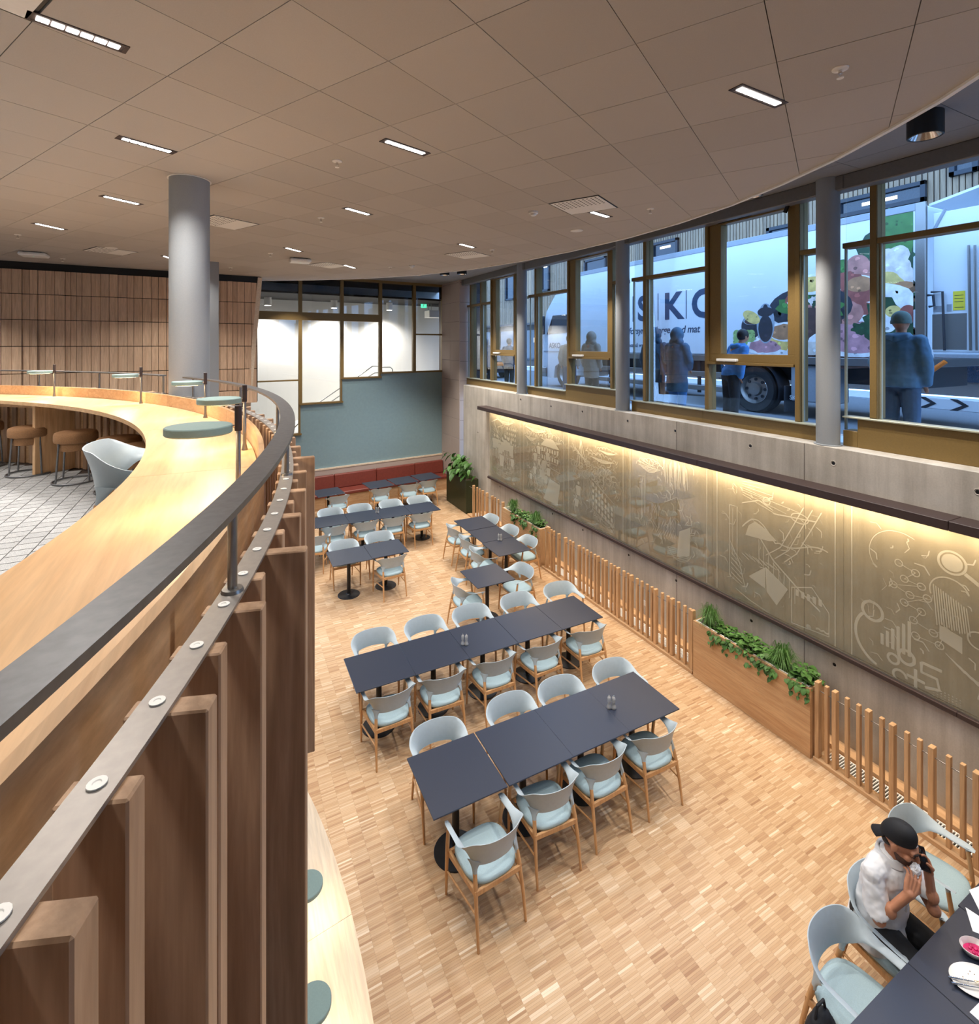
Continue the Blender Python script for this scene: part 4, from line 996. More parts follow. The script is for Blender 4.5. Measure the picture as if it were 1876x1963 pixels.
# floor convector grilles behind the fences
gm = MB().box(6.09, 6.27, -.0045, .0045, .004, .02).mesh('grille_bar', M['white'])
n = 0
for y0, y1, lab in ((.6, 3.45, 'white floor grille behind the nearest slatted fence'), (5.25, 9.1, 'white floor grille behind the long slatted fence'), (10.95, 12.9, 'white floor grille behind the far short fence')):
    t = thing('floor_grille', lab, 'grille', (6.18, y0, 0)); MB().box(6.085, 6.275, y0, y1, -.01, .004).build('tray', M['black_paint'], t)
    for x in (6.08, 6.27): MB().box(x, x+.012, y0, y1, 0, .021).build('edge', M['white'], t)
    y = y0+.01; k = 0; rest = MB()
    while y < y1:
        if y0 < 1 and k < 110: o = link('grille_bar', gm, t); o.location = (-6.18, y-y0, 0)
        else: rest.box(6.09, 6.27, y-.0045, y+.0045, .004, .02)
        y += .026; k += 1
    if rest.v: rest.build('grille_bars', M['white'], t)['kind'] = 'stuff'
# wall sockets
for (u, v), lab in (((1574,1366), 'white wall socket behind the first post of the nearest fence'), ((1236,1156), 'small white wall socket behind the long fence')):
    y, z = PX(u, v, WX); t = thing('wall_socket', lab, 'socket', (WX, y, z)); MB().cbox(WX-.014, WX, y-.045, y+.045, z-.045, z+.045, .004).build('plate', M['white_plastic'], t)
    mb = MB(); mb.ring([[(WX-.0145+d, y+r*math.cos(2*math.pi*k/16), z+r*math.sin(2*math.pi*k/16)) for k in range(16)] for r, d in ((.022,0),(.018,.004),(.002,.004))], caps=False); mb.build('cup', M['white_plastic'], t, 40)

# ---- leaves
def leaf_mesh(name, L, W_, mat, fold=.25, droop=.3, n=5):
    mb = MB(); vs = []; fs = []
    for i in range(n+1):
        q = i/n; w = W_*math.sin(math.pi*min(1, q*.92+.06))**.8*(1-q*.25) if 0 < i < n else W_*.04; z = -droop*L*q*q; y = L*q
        vs += [(-w, y, z+w*fold), (0, y, z), (w, y, z+w*fold)]
    for i in range(n):
        for j in range(2): a = i*3+j; fs.append((a, a+1, a+4, a+3))
    mb.add(vs, fs); return mb.mesh(name, M[mat], 80)
lm_big = [leaf_mesh('leaf', .22, .075, 'leaf', .3, .35), leaf_mesh('leaf', .18, .062, 'leaf_b', .3, .5)]
lm_ivy = [leaf_mesh('leaf', .062, .030, 'leaf', .2, .3, 4), leaf_mesh('leaf', .050, .024, 'leaf_b', .2, .5, 4), leaf_mesh('leaf', .045, .022, 'leaf', .2, .2, 4)]
lr = random.Random(11)
def put_leaf(me, parent, p, yaw, pitch, sc, roll=0):
    o = link('leaf', me, parent); w = worig(parent); o.location = (p[0]-w.x, p[1]-w.y, p[2]-w.z); o.rotation_euler = (pitch, roll, yaw); o.scale = (sc, sc, sc); return o
# dark green plant box with a broad-leaved plant
gb = thing('plant_box', 'tall dark green metal plant box in the far corner', 'planter', (6.12, 13.72, 0))
mb = MB(); mb.cbox(5.95, 6.33, 13.0, 14.45, 0, .94, .006); mb.build('box', M['moss_metal'], gb)
MB().box(5.965, 6.315, 13.015, 14.435, .941, .95).build('soil', M['soil'], gb)
bp = thing('leafy_plant', 'broad leaved green plant growing in the dark green plant box', 'plant', (6.13, 13.55, .95))
for k in range(84):
    cx_, cy_ = 6.10+(lr.random()-.5)*.2, 13.1+lr.random()*1.2; a = lr.random()*2*math.pi; hh = .08+lr.random()*.48; rr = .08+lr.random()*.30
    tip = (cx_+rr*math.cos(a), cy_+rr*math.sin(a), .95+hh)
    if tip[0] > 6.22: tip = (6.22, tip[1], tip[2])
    MB().tube([(cx_, cy_, .948), ((cx_*.6+tip[0]*.4), (cy_*.6+tip[1]*.4), .95+hh*.7), tip], [.005,.004,.003], 6).build('stem', M['leaf_b'], bp)
    put_leaf(lm_big[lr.random() < .4], bp, tip, a-math.pi/2 if tip[0] < 6.15 else math.pi/2+lr.random()-.5, -.2-lr.random()*.4, .85+lr.random()*.5)
# wooden planter boxes
def wooden_planter(y0, y1, label, plants):
    t = thing('wooden_planter', label, 'planter', (6.06, (y0+y1)/2, 0), 'oak planter boxes'); h = .80
    MB().cbox(5.93, 5.955, y0, y1, 0, h, .002).build('front_panel', M['oak_y'], t); MB().cbox(6.19, 6.215, y0, y1, 0, h, .002).build('back_panel', M['oak_y'], t)
    MB().cbox(5.955, 6.19, y0, y0+.025, 0, h, .002).build('end_panel', M['oak_v'], t); MB().cbox(5.955, 6.19, y1-.025, y1, 0, h, .002).build('end_panel', M['oak_v'], t)
    mb = MB(); mb.box(5.957, 5.97, y0+.027, y1-.027, .6, h+.006); mb.box(6.175, 6.188, y0+.027, y1-.027, .6, h+.006); mb.box(5.97, 6.175, y0+.027, y0+.04, .6, h+.006); mb.box(5.97, 6.175, y1-.04, y1-.027, .6, h+.006); mb.build('liner', M['white_plastic'], t)
    MB().box(5.97, 6.175, y0+.04, y1-.04, .70, .745).build('soil', M['soil'], t)
    for kind, yc, sp, lab in plants:
        pl = thing('grass_plant' if kind == 'g' else 'trailing_plant', lab, 'plant', (6.07, yc, .745), 'plants in the oak planters')
        if kind == 'g':
            mb = MB()
            for k in range(300):
                a = lr.random()*2*math.pi; L = .14+lr.random()*.18; rr = .03*lr.random(); x, y = 6.06+rr*math.cos(a), yc+rr*math.sin(a); sp_ = .05+lr.random()*.20
                if x+sp_*math.cos(a) > 6.42: sp_ = .2
                p0 = Vector((x, y, .745)); p1 = Vector((x+sp_*.45*math.cos(a), y+sp_*.45*math.sin(a), .745+L)); p2 = Vector((x+sp_*math.cos(a), y+sp_*math.sin(a), .745+L*(.75-lr.random()*.6)))
                n_ = Vector((-math.sin(a), math.cos(a), 0))*.0028
                mb.add([tuple(p0-n_), tuple(p0+n_), tuple(p1+n_), tuple(p1-n_), tuple(p2)], [(0,1,2,3),(3,2,4)])
            mb.build('grass_blades', M['grass_blade'], pl)['kind'] = 'stuff'
        else:
            n_ = int(190*sp/.3)
            for k in range(n_):
                y = yc+(lr.random()-.5)*sp; x = 5.95+lr.random()*.24; z = .77+lr.random()**1.3*.13+.025*math.sin(y*9)
                over = lr.random() < .12+.10*max(0, math.sin(y*13))
                if over: x = 5.905+lr.random()*.03; z = .80-lr.random()*(.06 if lr.random() < .6 else .17)
                put_leaf(lm_ivy[lr.randrange(3)], pl, (x, y, z), lr.random()*6.28 if not over else math.pi/2+(lr.random()-.5)*1.6, (-.3 if not over else -1.0)+lr.random()*.7, .75+lr.random()*.75)
            for k in range(5):
                y = yc+(lr.random()-.5)*sp; MB().tube([(6.05, y, .74), (5.98, y+.02, .83), (5.92, y+.03, .80), (5.915, y+.05, .70+lr.random()*.06)], .0016, 5).build('stem', M['leaf'], pl)
wooden_planter(3.52, 5.17, 'long oak planter box with green plants beside the nearest fence', [('g', 4.98, .2, 'grassy tuft at the far end of the near oak planter'), ('t', 4.70, .42, 'leafy trailing plant next to the far grassy tuft in the near oak planter'), ('t', 4.28, .36, 'leafy plant in the middle of the near oak planter'), ('g', 3.93, .2, 'grassy tuft towards the near end of the near oak planter'), ('t', 3.66, .28, 'bushy leafy plant at the near end of the near oak planter'), ('t', 4.02, .2, 'hanging leafy plant spilling over the front of the near oak planter')])
wooden_planter(9.20, 10.86, 'far oak planter box with green plants, between two fences', [('g', 10.55, .2, 'grassy tuft at the far end of the far oak planter'), ('t', 10.25, .36, 'leafy plant in the middle of the far oak planter'), ('t', 9.85, .3, 'leafy trailing plant towards the near end of the far oak planter'), ('g', 9.55, .2, 'grassy tuft at the near end of the far oak planter'), ('t', 9.40, .24, 'bushy leafy plant at the near corner of the far oak planter')])

# ---- etched glass panels with light bar above and ledge below
PZ0, PZ1, GPX = 1.165, 2.93, 6.372
seams = [12.40, 10.67, 8.85, 7.02, 5.21, 3.40, 1.58, -.24]
lb = thing('light_bar', 'long dark brown light bar above the etched glass panels', 'light', (6.3, 12.75, 2.93))
for a, b in ((12.74, 9.0), (9.0, 5.3), (5.3, 2.35), (2.35, -.6)): MB().cbox(6.16, WX-.002, b+.002, a-.002, 2.95, 3.045, .004).build('housing', M['dark_brown'], lb)
for a, b in ((12.4, 9.0), (9.0, 5.3), (5.3, 2.35), (2.35, -.3)):
    MB().box(6.19, 6.22, b+.05, a-.05, 2.944, 2.949).build('diffuser', M['led_warm'], lb)
    lamp_light('light_bar_strip', 'AREA', (6.205, (a+b)/2, 2.94), 12*(a-b), WARM, lb, shape='RECTANGLE', size=.03, size_y=a-b-.1).rotation_euler = (0, R(-28), 0)
ld = thing('panel_ledge', 'thin dark brown ledge carrying the etched glass panels', 'ledge', (6.4, 12.4, 1.1))
for a, b in ((12.46, 9.0), (9.0, 5.3), (5.3, 2.35), (2.35, -.4)):
    MB().cbox(6.335, WX-.008, b+.001, a-.001, 1.10, 1.15, .003).build('ledge_profile', M['dark_brown'], ld); MB().box(6.362, 6.386, b+.001, a-.001, 1.15, 1.163).build('glazing_channel', M['steel'], ld)
class Etch:
    def __init__(s, ya, r): s.mb = MB(); s.y = ya; s.r = r; s.x = GPX-.0025
    def P3(s, p): return (s.x, s.y-p[0], PZ0+p[1])                     # p = (right, up) in metres on the panel as seen from the room
    def line(s, pts, w=.006, closed=False):
        pts = [Vector((p[0], p[1])) for p in pts]; n = len(pts)
        if closed: pts.append(pts[0]); n += 1
        L = []; Rr = []
        for i, p in enumerate(pts):
            d = pts[min(i+1, n-1)]-pts[max(i-1, 0)]
            if d.length < 1e-6: d = Vector((1, 0))
            d.normalize(); q = Vector((-d.y, d.x))*w/2; L.append(p+q); Rr.append(p-q)
        s.mb.add([s.P3(p) for p in L+Rr], [(i, i+1, n+i+1, n+i) for i in range(n-1)])
    def fill(s, pts): s.mb.add([s.P3(p) for p in pts], [tuple(range(len(pts)))])
    def circ(s, c, r, w=.005, a0=0, a1=360, fl=False, sx=1):
        q = [(c[0]+sx*r*math.cos(R(a0+(a1-a0)*k/18)), c[1]+r*math.sin(R(a0+(a1-a0)*k/18))) for k in range(19)]
        s.fill(q[:-1]) if fl else s.line(q, w)
    def cloud(s, c, w, h):
        r = s.r; 
        for k in range(7): q = k/6-.5; s.circ((c[0]+q*w, c[1]+h*.4*math.cos(q*3)), h*(.25+.2*r.random()), .01, 10, 190)
        for k in range(4): s.line([(c[0]-w*(.5-.1*k), c[1]-h*.1*k), (c[0], c[1]-h*.13*k-.01), (c[0]+w*(.5-.08*k), c[1]-h*.1*k)], .012)
    def house(s, x, y, w, h, roof, nx=4, ny=3):
        s.line([(x,y),(x+w,y),(x+w,y+h),(x,y+h)], .006, True); s.fill([(x-.02,y+h),(x+w+.02,y+h),(x+w*.7,y+h+roof),(x+w*.3,y+h+roof)])
        for i in range(nx):
            for j in range(ny): a, b = x+w*(i+.25)/nx, y+h*(j+.25)/ny; s.fill([(a,b),(a+w*.5/nx,b),(a+w*.5/nx,b+h*.5/ny),(a,b+h*.5/ny)])
    def figure(s, x, y, h):
        r = s.r; s.circ((x, y+h*.92), h*.07, .006, fl=True); b = h*.16
        s.fill([(x-b,y+h*.8),(x+b,y+h*.8),(x+b*.8,y+h*.42),(x-b*.8,y+h*.42)])
        for k in range(5): s.line([(x-b+k*b*.5, y+h*.42), (x-b*1.2+k*b*.6+r.random()*.02, y+h*.05)], .009)
        s.line([(x-b,y+h*.76),(x-b*1.9,y+h*.55),(x-b*1.2,y+h*.45)], .012); s.line([(x+b,y+h*.76),(x+b*1.8,y+h*.6),(x+b*2.2,y+h*.7)], .012)
    def barrel(s, x, y, w, h):
        for k in range(6): q = k/5-.5; s.line([(x+q*w*.8,y),(x+q*w*1.15,y+h/2),(x+q*w*.8,y+h)], .007)
        for z in (.15,.5,.85): s.line([(x-w*.55,y+h*z),(x,y+h*z-.02),(x+w*.55,y+h*z)], .01)
panel_labs = ['etched glass panel nearest the far corner, with market figures and barrels', 'etched glass panel with clouds, houses and a crowd, second from the far corner', 'etched glass panel with a rope rigging over heaped stones, third from the far corner', 'faintly etched glass panel with a tower skyline, fourth from the far corner', 'etched glass panel with ropes, mountains and harbour houses, fifth from the far corner', 'etched glass panel with linked circles, gears and a screen, at the right edge', 'etched glass panel beyond the right edge of the picture']
for k in range(7):
    ya, yb = seams[k], seams[k+1]; t = thing('glass_panel', panel_labs[k], 'glass panel', (GPX, (ya+yb)/2, PZ0), 'etched glass panels on the concrete wall')
    MB().box(GPX, GPX+.012, yb+.004, ya-.004, PZ0, PZ1).build('pane', M['panel_glass'], t)
    r = random.Random(40+k); e = Etch(ya, r); Wd = ya-yb
    e.line([(.09,.02),(.09,1.75)], .012); e.line([(Wd-.09,.02),(Wd-.09,1.75)], .012)
    if k == 0:
        e.line([(.15,1.5),(.5,1.62),(.8,1.5),(.5,1.4)], .02); e.cloud((.9,1.6),.8,.2); e.house(.95,1.0,.5,.5,.0,5,4)
        for i in range(9): e.line([(.12,1.4-.07*i),(.5,1.3-.06*i)], .006)
        e.line([(.25,1.55),(.5,1.2),(.6,.9)], .025)
        for i in range(7): e.figure(.3+.15*i, .45+r.random()*.25, .5+r.random()*.2)
        e.barrel(.55,.12,.22,.36); e.barrel(.85,.10,.22,.34); e.barrel(1.1,.18,.18,.3); e.figure(.7,.1,.75); e.figure(1.25,.3,.5)
        for i in range(8): e.line([(.4+.1*i,1.0),(.45+.1*i,.75),(.4+.1*i,.55)], .012)
    elif k == 1:
        e.cloud((.6,1.62),.9,.18); e.cloud((1.25,1.45),.8,.2); e.cloud((.4,1.4),.5,.18); e.house(.85,.95,.7,.35,.18,7,2); e.line([(1.15,1.48),(1.2,1.75),(1.25,1.48)], .02)
        for i in range(14): e.figure(.25+r.random()*1.0, .25+r.random()*.65, .32+r.random()*.15)
        for i in range(10): e.circ((.3+r.random()*.9,.5+r.random()*.6),.04,.008)
        e.barrel(.75,.22,.3,.3); e.fill([(.95,.1),(1.5,.1),(1.6,.55),(1.2,.6)]); e.line([(1.2,.85),(1.6,.8),(1.6,1.05),(1.2,1.1)],.012,True)
        for i in range(6): e.line([(1.0+.1*i,.1),(1.25+.06*i,.58)], .006)
    elif k == 2:
        for a in (.35,.45,.55,.7): e.line([(a,1.1),(.5,1.65)], .014)
        for a in (.4,.5,.62): e.line([(.3,1.6-a*.3),(.75,1.0+a*.4)], .010)
        for i in range(60): x, y = .25+r.random()*1.25, 1.0+r.random()*.32; y -= .18*abs(x-.8); e.circ((x,y),.03+.05*r.random(),.006, r.random()*90, 200+r.random()*160, sx=1.4)
        e.cloud((1.15,1.38),.7,.14); e.cloud((1.3,1.55),.5,.1)
        pts = [(.85,.95),(1.5,.62),(1.5,.18),(.85,.42)]; e.line(pts,.012,True)
        for i in range(7):
            for j in range(4): q = i/7; a = .87+.63*q; b = .44+.5*(j/4)*(1-q*.2)-.3*q; e.fill([(a,b),(a+.05,b-.02),(a+.05,b+.05),(a,b+.07)])
        for i in range(6): e.line([(.6+.04*i,.9),(.58+.045*i,.5)], .008)
        e.figure(.42,.3,.5); e.figure(.36,.1,.4)
        for i in range(24): x, y = 1.0+r.random()*.5, .04+r.random()*.25; e.circ((x,y),.03,.006,0,300)
        e.line([(1.05,.3),(1.2,.02),(1.45,.08),(1.5,.3)],.01)
    elif k == 3:
        e.cloud((.55,1.5),.5,.2)
        for i in range(26): x = .85+r.random()*.5; e.line([(x,1.72-r.random()*.1),(x+r.random()*.02,1.25+r.random()*.2)], .010)
        for i in range(12): e.line([(.3+r.random()*.5,1.5+r.random()*.2),(.35+r.random()*.4,1.45+r.random()*.2)], .006)
        e.line([(.3,1.3),(.45,1.32),(.45,.7)],.014); e.line([(.38,1.25),(.38,.6)],.01)
        for i in range(30): x, y = .6+r.random()*.5, .35+r.random()*.5; e.line([(x,y),(x+.06*r.random(),y+.1),(x+.1*r.random(),y+.02)], .008)
        e.fill([(1.15,.2),(1.4,.3),(1.42,.75),(1.2,.62)]); e.line([(.9,1.0),(1.15,1.15),(1.3,.85)],.01)
        for i in range(6): e.line([(.95,.15+.03*i),(1.4,.22+.03*i)], .006)
        e.circ((1.2,.4),.25,.008,200,340)
    elif k == 4:
        for a in (0,.18,.36): e.line([(1.35+a*.6,1.55),(1.05+a*.6,.95),(.85+a*.7,.78)], .012)
        e.line([(.3,1.3),(.3,.55),(.42,.55),(.42,1.3)],.012,True); e.line([(.35,1.25),(.35,.6)],.008)
        q = [(.5+i*.06, 1.05+.16*math.sin(i*.45)*(1 if i < 9 else .4)) for i in range(20)]; e.line(q,.016); e.fill([(.55,.95),(.6,1.1),(.7,1.18),(.85,1.12),(1.0,1.02),(.9,.98)])
        e.line([(.5,1.38),(.75,1.48),(.95,1.40),(.8,1.5),(.95,1.55)],.012); e.circ((.86,1.50),.05,.012); e.line([(.95,1.36),(1.5,1.42)],.014); e.circ((1.3,1.4),.06,.012,sx=1.8)
        for i in range(7): e.line([(.5,1.5+.03*i),(.5+.6*r.random()+.3,1.35+.06*i)], .006)
        e.line([(.75,1.0),(.95,.75),(1.3,.5),(1.55,.35)],.018)
        for i in range(8): e.line([(.75+.07*i,.95-.06*i),(.75+.07*i,.62-.045*i)], .008)
        e.fill([(.85,.62),(1.15,.45),(1.0,.18),(.86,.3)]); e.fill([(.85,.62),(.6,.4),(.84,.33)])
        e.line([(.3,.8),(.3,.3),(.55,.2),(.45,.55)],.012,True)
        for i in range(6): e.line([(.32,.35+.07*i),(.5,.26+.06*i)],.008)
        e.line([(1.2,.5),(1.45,.6),(1.65,.38),(1.65,.1),(1.2,.05)],.012,True)
        for i in range(5): e.fill([(1.25+.07*i,.42),(1.29+.07*i,.42),(1.29+.07*i,.5),(1.25+.07*i,.5)])
        e.line([(1.5+.03*i,.12+.02*(i%2)) for i in range(6)],.02); e.line([(.4,.15),(.6,.08),(.9,.03)],.01)
        for i in range(10): e.line([(.5+.05*i,.68+.03*r.random()),(.6+.05*i,.62+.03*r.random())],.01)
    elif k == 5:
        pts = [(.55,1.25),(.7,1.2),(.6,1.1),(.75,1.08),(.5,1.0),(.65,.95),(.8,.98),(.6,.85),(.75,.82),(.68,.7),(.85,.65),(.95,.72),(.9,.55),(.7,.55)]
        for i, p in enumerate(pts):
            e.circ(p,.035,.009)
            if i: e.line([pts[i-1],p],.006)
        e.circ((.55,1.3),.28,.008,60,220); e.circ((1.0,1.42),.11,.02); e.circ((1.0,1.42),.085,fl=True); e.circ((.3,.62),.1,.03)
        e.line([(1.1,1.35),(1.55,1.05),(1.9,.85)],.035)
        for i in range(14): e.line([(.85+.02*i,1.15-.01*i),(.88+.02*i,.75+.01*(i%3))],.010)
        e.circ((.98,1.1),.16,.012,20,200); e.fill([(1.25,1.05),(1.5,1.25),(1.5,.85),(1.25,.8)])
        for i in range(7): e.line([(1.27+.035*i,.8),(1.27+.035*i,1.06+.025*i)],.007)
        for i in range(6): x = .38+.05*i; e.fill([(x,.3),(x+.03,.3),(x+.03,.42+.05*i),(x,.42+.05*i)])
        e.fill([(.9,.62),(1.08,.56),(1.08,.72),(.9,.76)]); e.figure(1.45,.3,.55); e.circ((1.2,.75),.08,.014); e.circ((1.62,.6),.08,.014)
        e.line([(1.25,.45),(1.65,.42),(1.7,.12),(1.4,.02),(1.2,.2)],.02,True); e.line([(1.3,.4),(1.6,.37),(1.62,.17),(1.42,.1),(1.28,.22)],.01,True)
        for i in range(10): e.line([(.95+.05*i,.5-.03*i),(1.1+.05*i,.38-.03*i)],.008)
        e.line([(.75,.3),(.92,.3)],.03); e.line([(.75,.3),(.75,.2),(.88,.2),(.9,.1),(.78,.06)],.03); e.line([(.7,.2),(.7,.0)],.03); e.line([(.62,.1),(.78,.1)],.03); e.circ((.62,.28),.07,.03); e.circ((.5,.2),.05,.025); e.circ((.56,.05),.06,.025,0,260)
        for i in range(8):
            for j in range(4): e.fill([(.85+.03*i,.02+.025*j),(.86+.03*i,.02+.025*j),(.86+.03*i,.03+.025*j),(.85+.03*i,.03+.025*j)])
        e.circ((.45,.35),.32,.03,140,250)
    for i in range(2): e.circ((Wd*.78, .10), .03, fl=True)
    for i in range((170, 170, 150, 90, 80, 60, 30)[k]):          # hatching of the engraved ground
        x, y = .22+r.random()*(Wd-.44), .12+r.random()*1.45; a = r.choice((.3, .9, 1.57, 2.2))+(r.random()-.5)*.3; L = .02+r.random()*.07
        e.line([(x, y), (x+L*math.cos(a), y+L*math.sin(a)), (x+L*1.7*math.cos(a+.5), y+L*1.7*math.sin(a+.5))], .004+r.random()*.010)
    e.mb.v = [(a, b, max(c, PZ0+.008)) for a, b, c in e.mb.v]; e.mb.build('etching', M['etching'], t)
# ================================================================ STREET BEYOND THE WINDOWS
ZG = 3.33
struct(MB().box(6.92, 8.6, -12, 60, ZG-.3, ZG).build('pavement', M['pave']))
struct(MB().box(8.6, 15.2, -12, 60, ZG-.3, ZG-.04).build('street', M['asphalt']))
struct(MB().box(15.2, 17.3, -12, 60, ZG-.3, ZG).build('pavement.001', M['pave']))
struct(MB().cbox(8.5, 8.62, -12, 60, ZG-.28, ZG+.005, .01).build('trim_7', M['stone_pink']))
t = thing('manhole_cover', 'round iron manhole cover in the street right of the truck', 'manhole cover', (9.4, 3.3, ZG-.04)); MB().lathe([(.33, 0), (.33, .006)], 32, (9.4, 3.3, ZG-.04)).build('lid', M['truck_dark'], t)
for k in range(4): MB().lathe([(.08+.07*k, .006), (.08+.07*k, .010), (.10+.07*k, .010), (.10+.07*k, .006)], 28, (9.4, 3.3, ZG-.04), caps=False).build('rib', M['truck_grey'], t)
# ---- wood clad building
BX = 17.3
bd = thing('timber_building', 'long building across the street clad in vertical timber boards', 'building', (BX, 15, ZG))
MB().box(BX+.04, BX+6, -8, 40, 6.15, 13).build('wall', M['shop_dark'], bd); MB().box(BX+.5, BX+6, -8, 40, ZG, 6.15).build('ground_floor', M['shop_dark'], bd)
bm_ = [MB().cbox(0, .045, 0, .118, 6.15, 13, .004).mesh('board', M['cladding']), MB().cbox(-.015, .045, 0, .10, 6.15, 13, .004).mesh('board', M['cladding'])]
bo = worig(bd); y = -3.0
while y < 37:
    o = link('board', bm_[int(y*7) % 2], bd); o.location = (BX-bo.x, y-bo.y, -bo.z); y += .136
for (u0, v0, u1, v1), lit in zip([(1120,530,1162,490),(1250,500,1300,455),(1037,560,1053,500),(1605,420,1775,345),(969,577,986,523),(1470,470,1530,425),(1820,340,1876,290)], (0,1,1,1,0,0,0)):
    (ya, za), (yb, zb) = PX(u0, v0, BX-.05), PX(u1, v1, BX-.05); y0, y1 = min(ya, yb), max(ya, yb)
    f_ = MB(); 
    for b_ in ((y0,y1,za,za+.12),(y0,y1,zb-.12,zb),(y0,y0+.12,za,zb),(y1-.12,y1,za,zb)): f_.cbox(BX-.12, BX+.06, *b_, .006)
    f_ = f_.build('window_frame', M['truck_dark'], bd); MB().box(BX-.03, BX-.015, y0+.12, y1-.12, za+.12, zb-.12).build('pane', M['truck_glass'] , f_)
    if lit: MB().box(BX-.045, BX-.035, y0+.3*(y1-y0), y1-.3*(y1-y0), zb-.34, zb-.24).build('ceiling_lamp', M['lit_room'], f_)
for k in range(14):
    y0 = -4+k*3.1; s_ = MB().box(BX+.44, BX+.5, y0, y0+2.7, ZG+.4, 5.7).build('shop_window', M['truck_glass'], bd); MB().cbox(BX+.38, BX+.5, y0+2.7, y0+3.1, ZG, 6.15, .01).build('pier', M['shop_dark'], bd)
    if k % 3 == 1: MB().box(BX+.43, BX+.438, y0+.4, y0+1.2, 4.9, 5.2).build('lit_display', M['lit_room'], s_)
MB().box(BX-.1, BX+.5, -8, 40, 6.02, 6.15).build('canopy', M['shop_dark'], bd)
b2 = thing('brick_house', 'pale red house far down the street', 'building', (16, 46, ZG)); MB().box(13.2, 22, 46, 52, ZG, 14).build('wall', M['brick_far'], b2)
for i in range(4):
    for j in range(3): f_ = MB().box(13.6+i*1.6, 14.6+i*1.6, 45.93, 46, 5+j*2.6, 6.6+j*2.6).build('window', M['truck_dark'], b2); MB().box(13.7+i*1.6, 14.5+i*1.6, 45.91, 45.93, 5.1+j*2.6, 6.5+j*2.6).build('pane', M['truck_glass'], f_)
# ---- delivery truck
TX = 10.0
tk = thing('delivery_truck', 'white delivery truck with food pictures and large lettering parked outside the windows', 'truck', (TX+1.25, 9, ZG-.04))
Z0 = ZG-.04
MB().cbox(TX, TX+2.5, 4.15, 13.15, 4.50, 7.03, .03).build('cargo_box', M['truck_white'], tk)
MB().cbox(TX-.012, TX+.05, 4.15, 13.15, 6.93, 7.05, .006).build('top_rail', M['truck_grey'], tk); MB().cbox(TX-.015, TX+2.5, 4.15, 13.15, 4.36, 4.50, .006).build('bottom_rail', M['steel'], tk)
MB().cbox(TX-.02, TX+.06, 4.10, 4.24, 4.36, 7.05, .008).build('corner_post', M['steel'], tk)
MB().box(TX+.5, TX+2.0, 4.3, 15.2, 4.0, 4.36).build('chassis', M['truck_dark'], tk)
for z in (3.72, 4.05): MB().cbox(TX+.02, TX+.06, 7.9, 12.6, z-.06, z+.06, .008).build('side_guard', M['steel'], tk)
for y in (8.6, 10.2, 11.8): MB().box(TX+.06, TX+.1, y-.04, y+.04, 3.6, 4.36).build('guard_bracket', M['truck_dark'], tk)
MB().cbox(TX+.05, TX+.6, 5.55, 6.35, 3.62, 4.34, .02).build('tool_box', M['truck_grey'], tk)
def wheel(y, r=.50):
    def tr(mb): mb.v = [(TX+.05+z, y+x, Z0+r+yy) for x, yy, z in mb.v]; return mb
    w = tr(MB().lathe([(r*.62,.02),(r*.93,.0),(r,.04),(r,.27),(r*.93,.30),(r*.6,.28)], 40, caps=False)).build('tyre', M['rubber'], tk, 40)
    tr(MB().lathe([(r*.62,.01),(r*.60,.03),(r*.50,.10),(r*.30,.09),(r*.26,.03),(r*.15,.02),(r*.01,.018)], 36, caps=False)).build('rim', M['steel'], w, 40)
    for k in range(8): a = k*math.pi/4; tr(MB().lathe([(.034,.080),(.034,.088)], 10, (r*.42*math.cos(a), r*.42*math.sin(a), 0))).build('hole', M['truck_dark'], w)
for y in (7.17, 14.05): wheel(y)
mb = MB(); mb.ring([[(x, 7.17+.60*math.cos(R(a)), Z0+.50+.60*math.sin(R(a))) for a in range(-20, 201, 10)] for x in (TX, TX+.4)], caps=False, closed=False); mb.build('mudguard', M['truck_dark'], tk, 60)
fl = MB().box(TX+.02, TX+.4, 6.44, 6.47, Z0+.10, Z0+.62).build('mud_flap', M['truck_dark'], tk)
# cab
mb = MB(); prof = [(13.35,3.75),(13.35,6.55),(13.9,6.62),(14.6,6.45),(15.15,5.9),(15.35,5.05),(15.42,4.2),(15.42,3.62),(14.7,3.60),(14.62,4.0),(14.3,4.15),(13.8,4.15),(13.48,4.0),(13.42,3.75)]
n_ = len(prof); mb.add([(TX+.05, y, z) for y, z in prof]+[(TX+2.45, y, z) for y, z in prof], [tuple(range(n_)), tuple(range(n_, 2*n_))[::-1]]+[(i, (i+1)%n_, n_+(i+1)%n_, n_+i) for i in range(n_)])
mb.build('cab', M['truck_white'], tk)
mb = MB(); q = [(13.75,5.15),(13.75,5.75),(14.75,5.75),(15.12,5.10)]; mb.add([(TX+.04, y, z) for y, z in q], [(0,1,2,3)]); mb.build('side_window', M['truck_glass'], tk)
MB().cbox(TX-.18, TX-.02, 15.1, 15.3, 5.1, 5.75, .03).build('mirror', M['truck_dark'], tk); MB().cbox(TX+.0, TX+.05, 15.1, 15.44, 3.62, 3.95, .02).build('head_lamp', M['steel'], tk); MB().box(TX+.03, TX+.05, 13.5, 15.3, 4.5, 4.53).build('door_line', M['truck_grey'], tk)
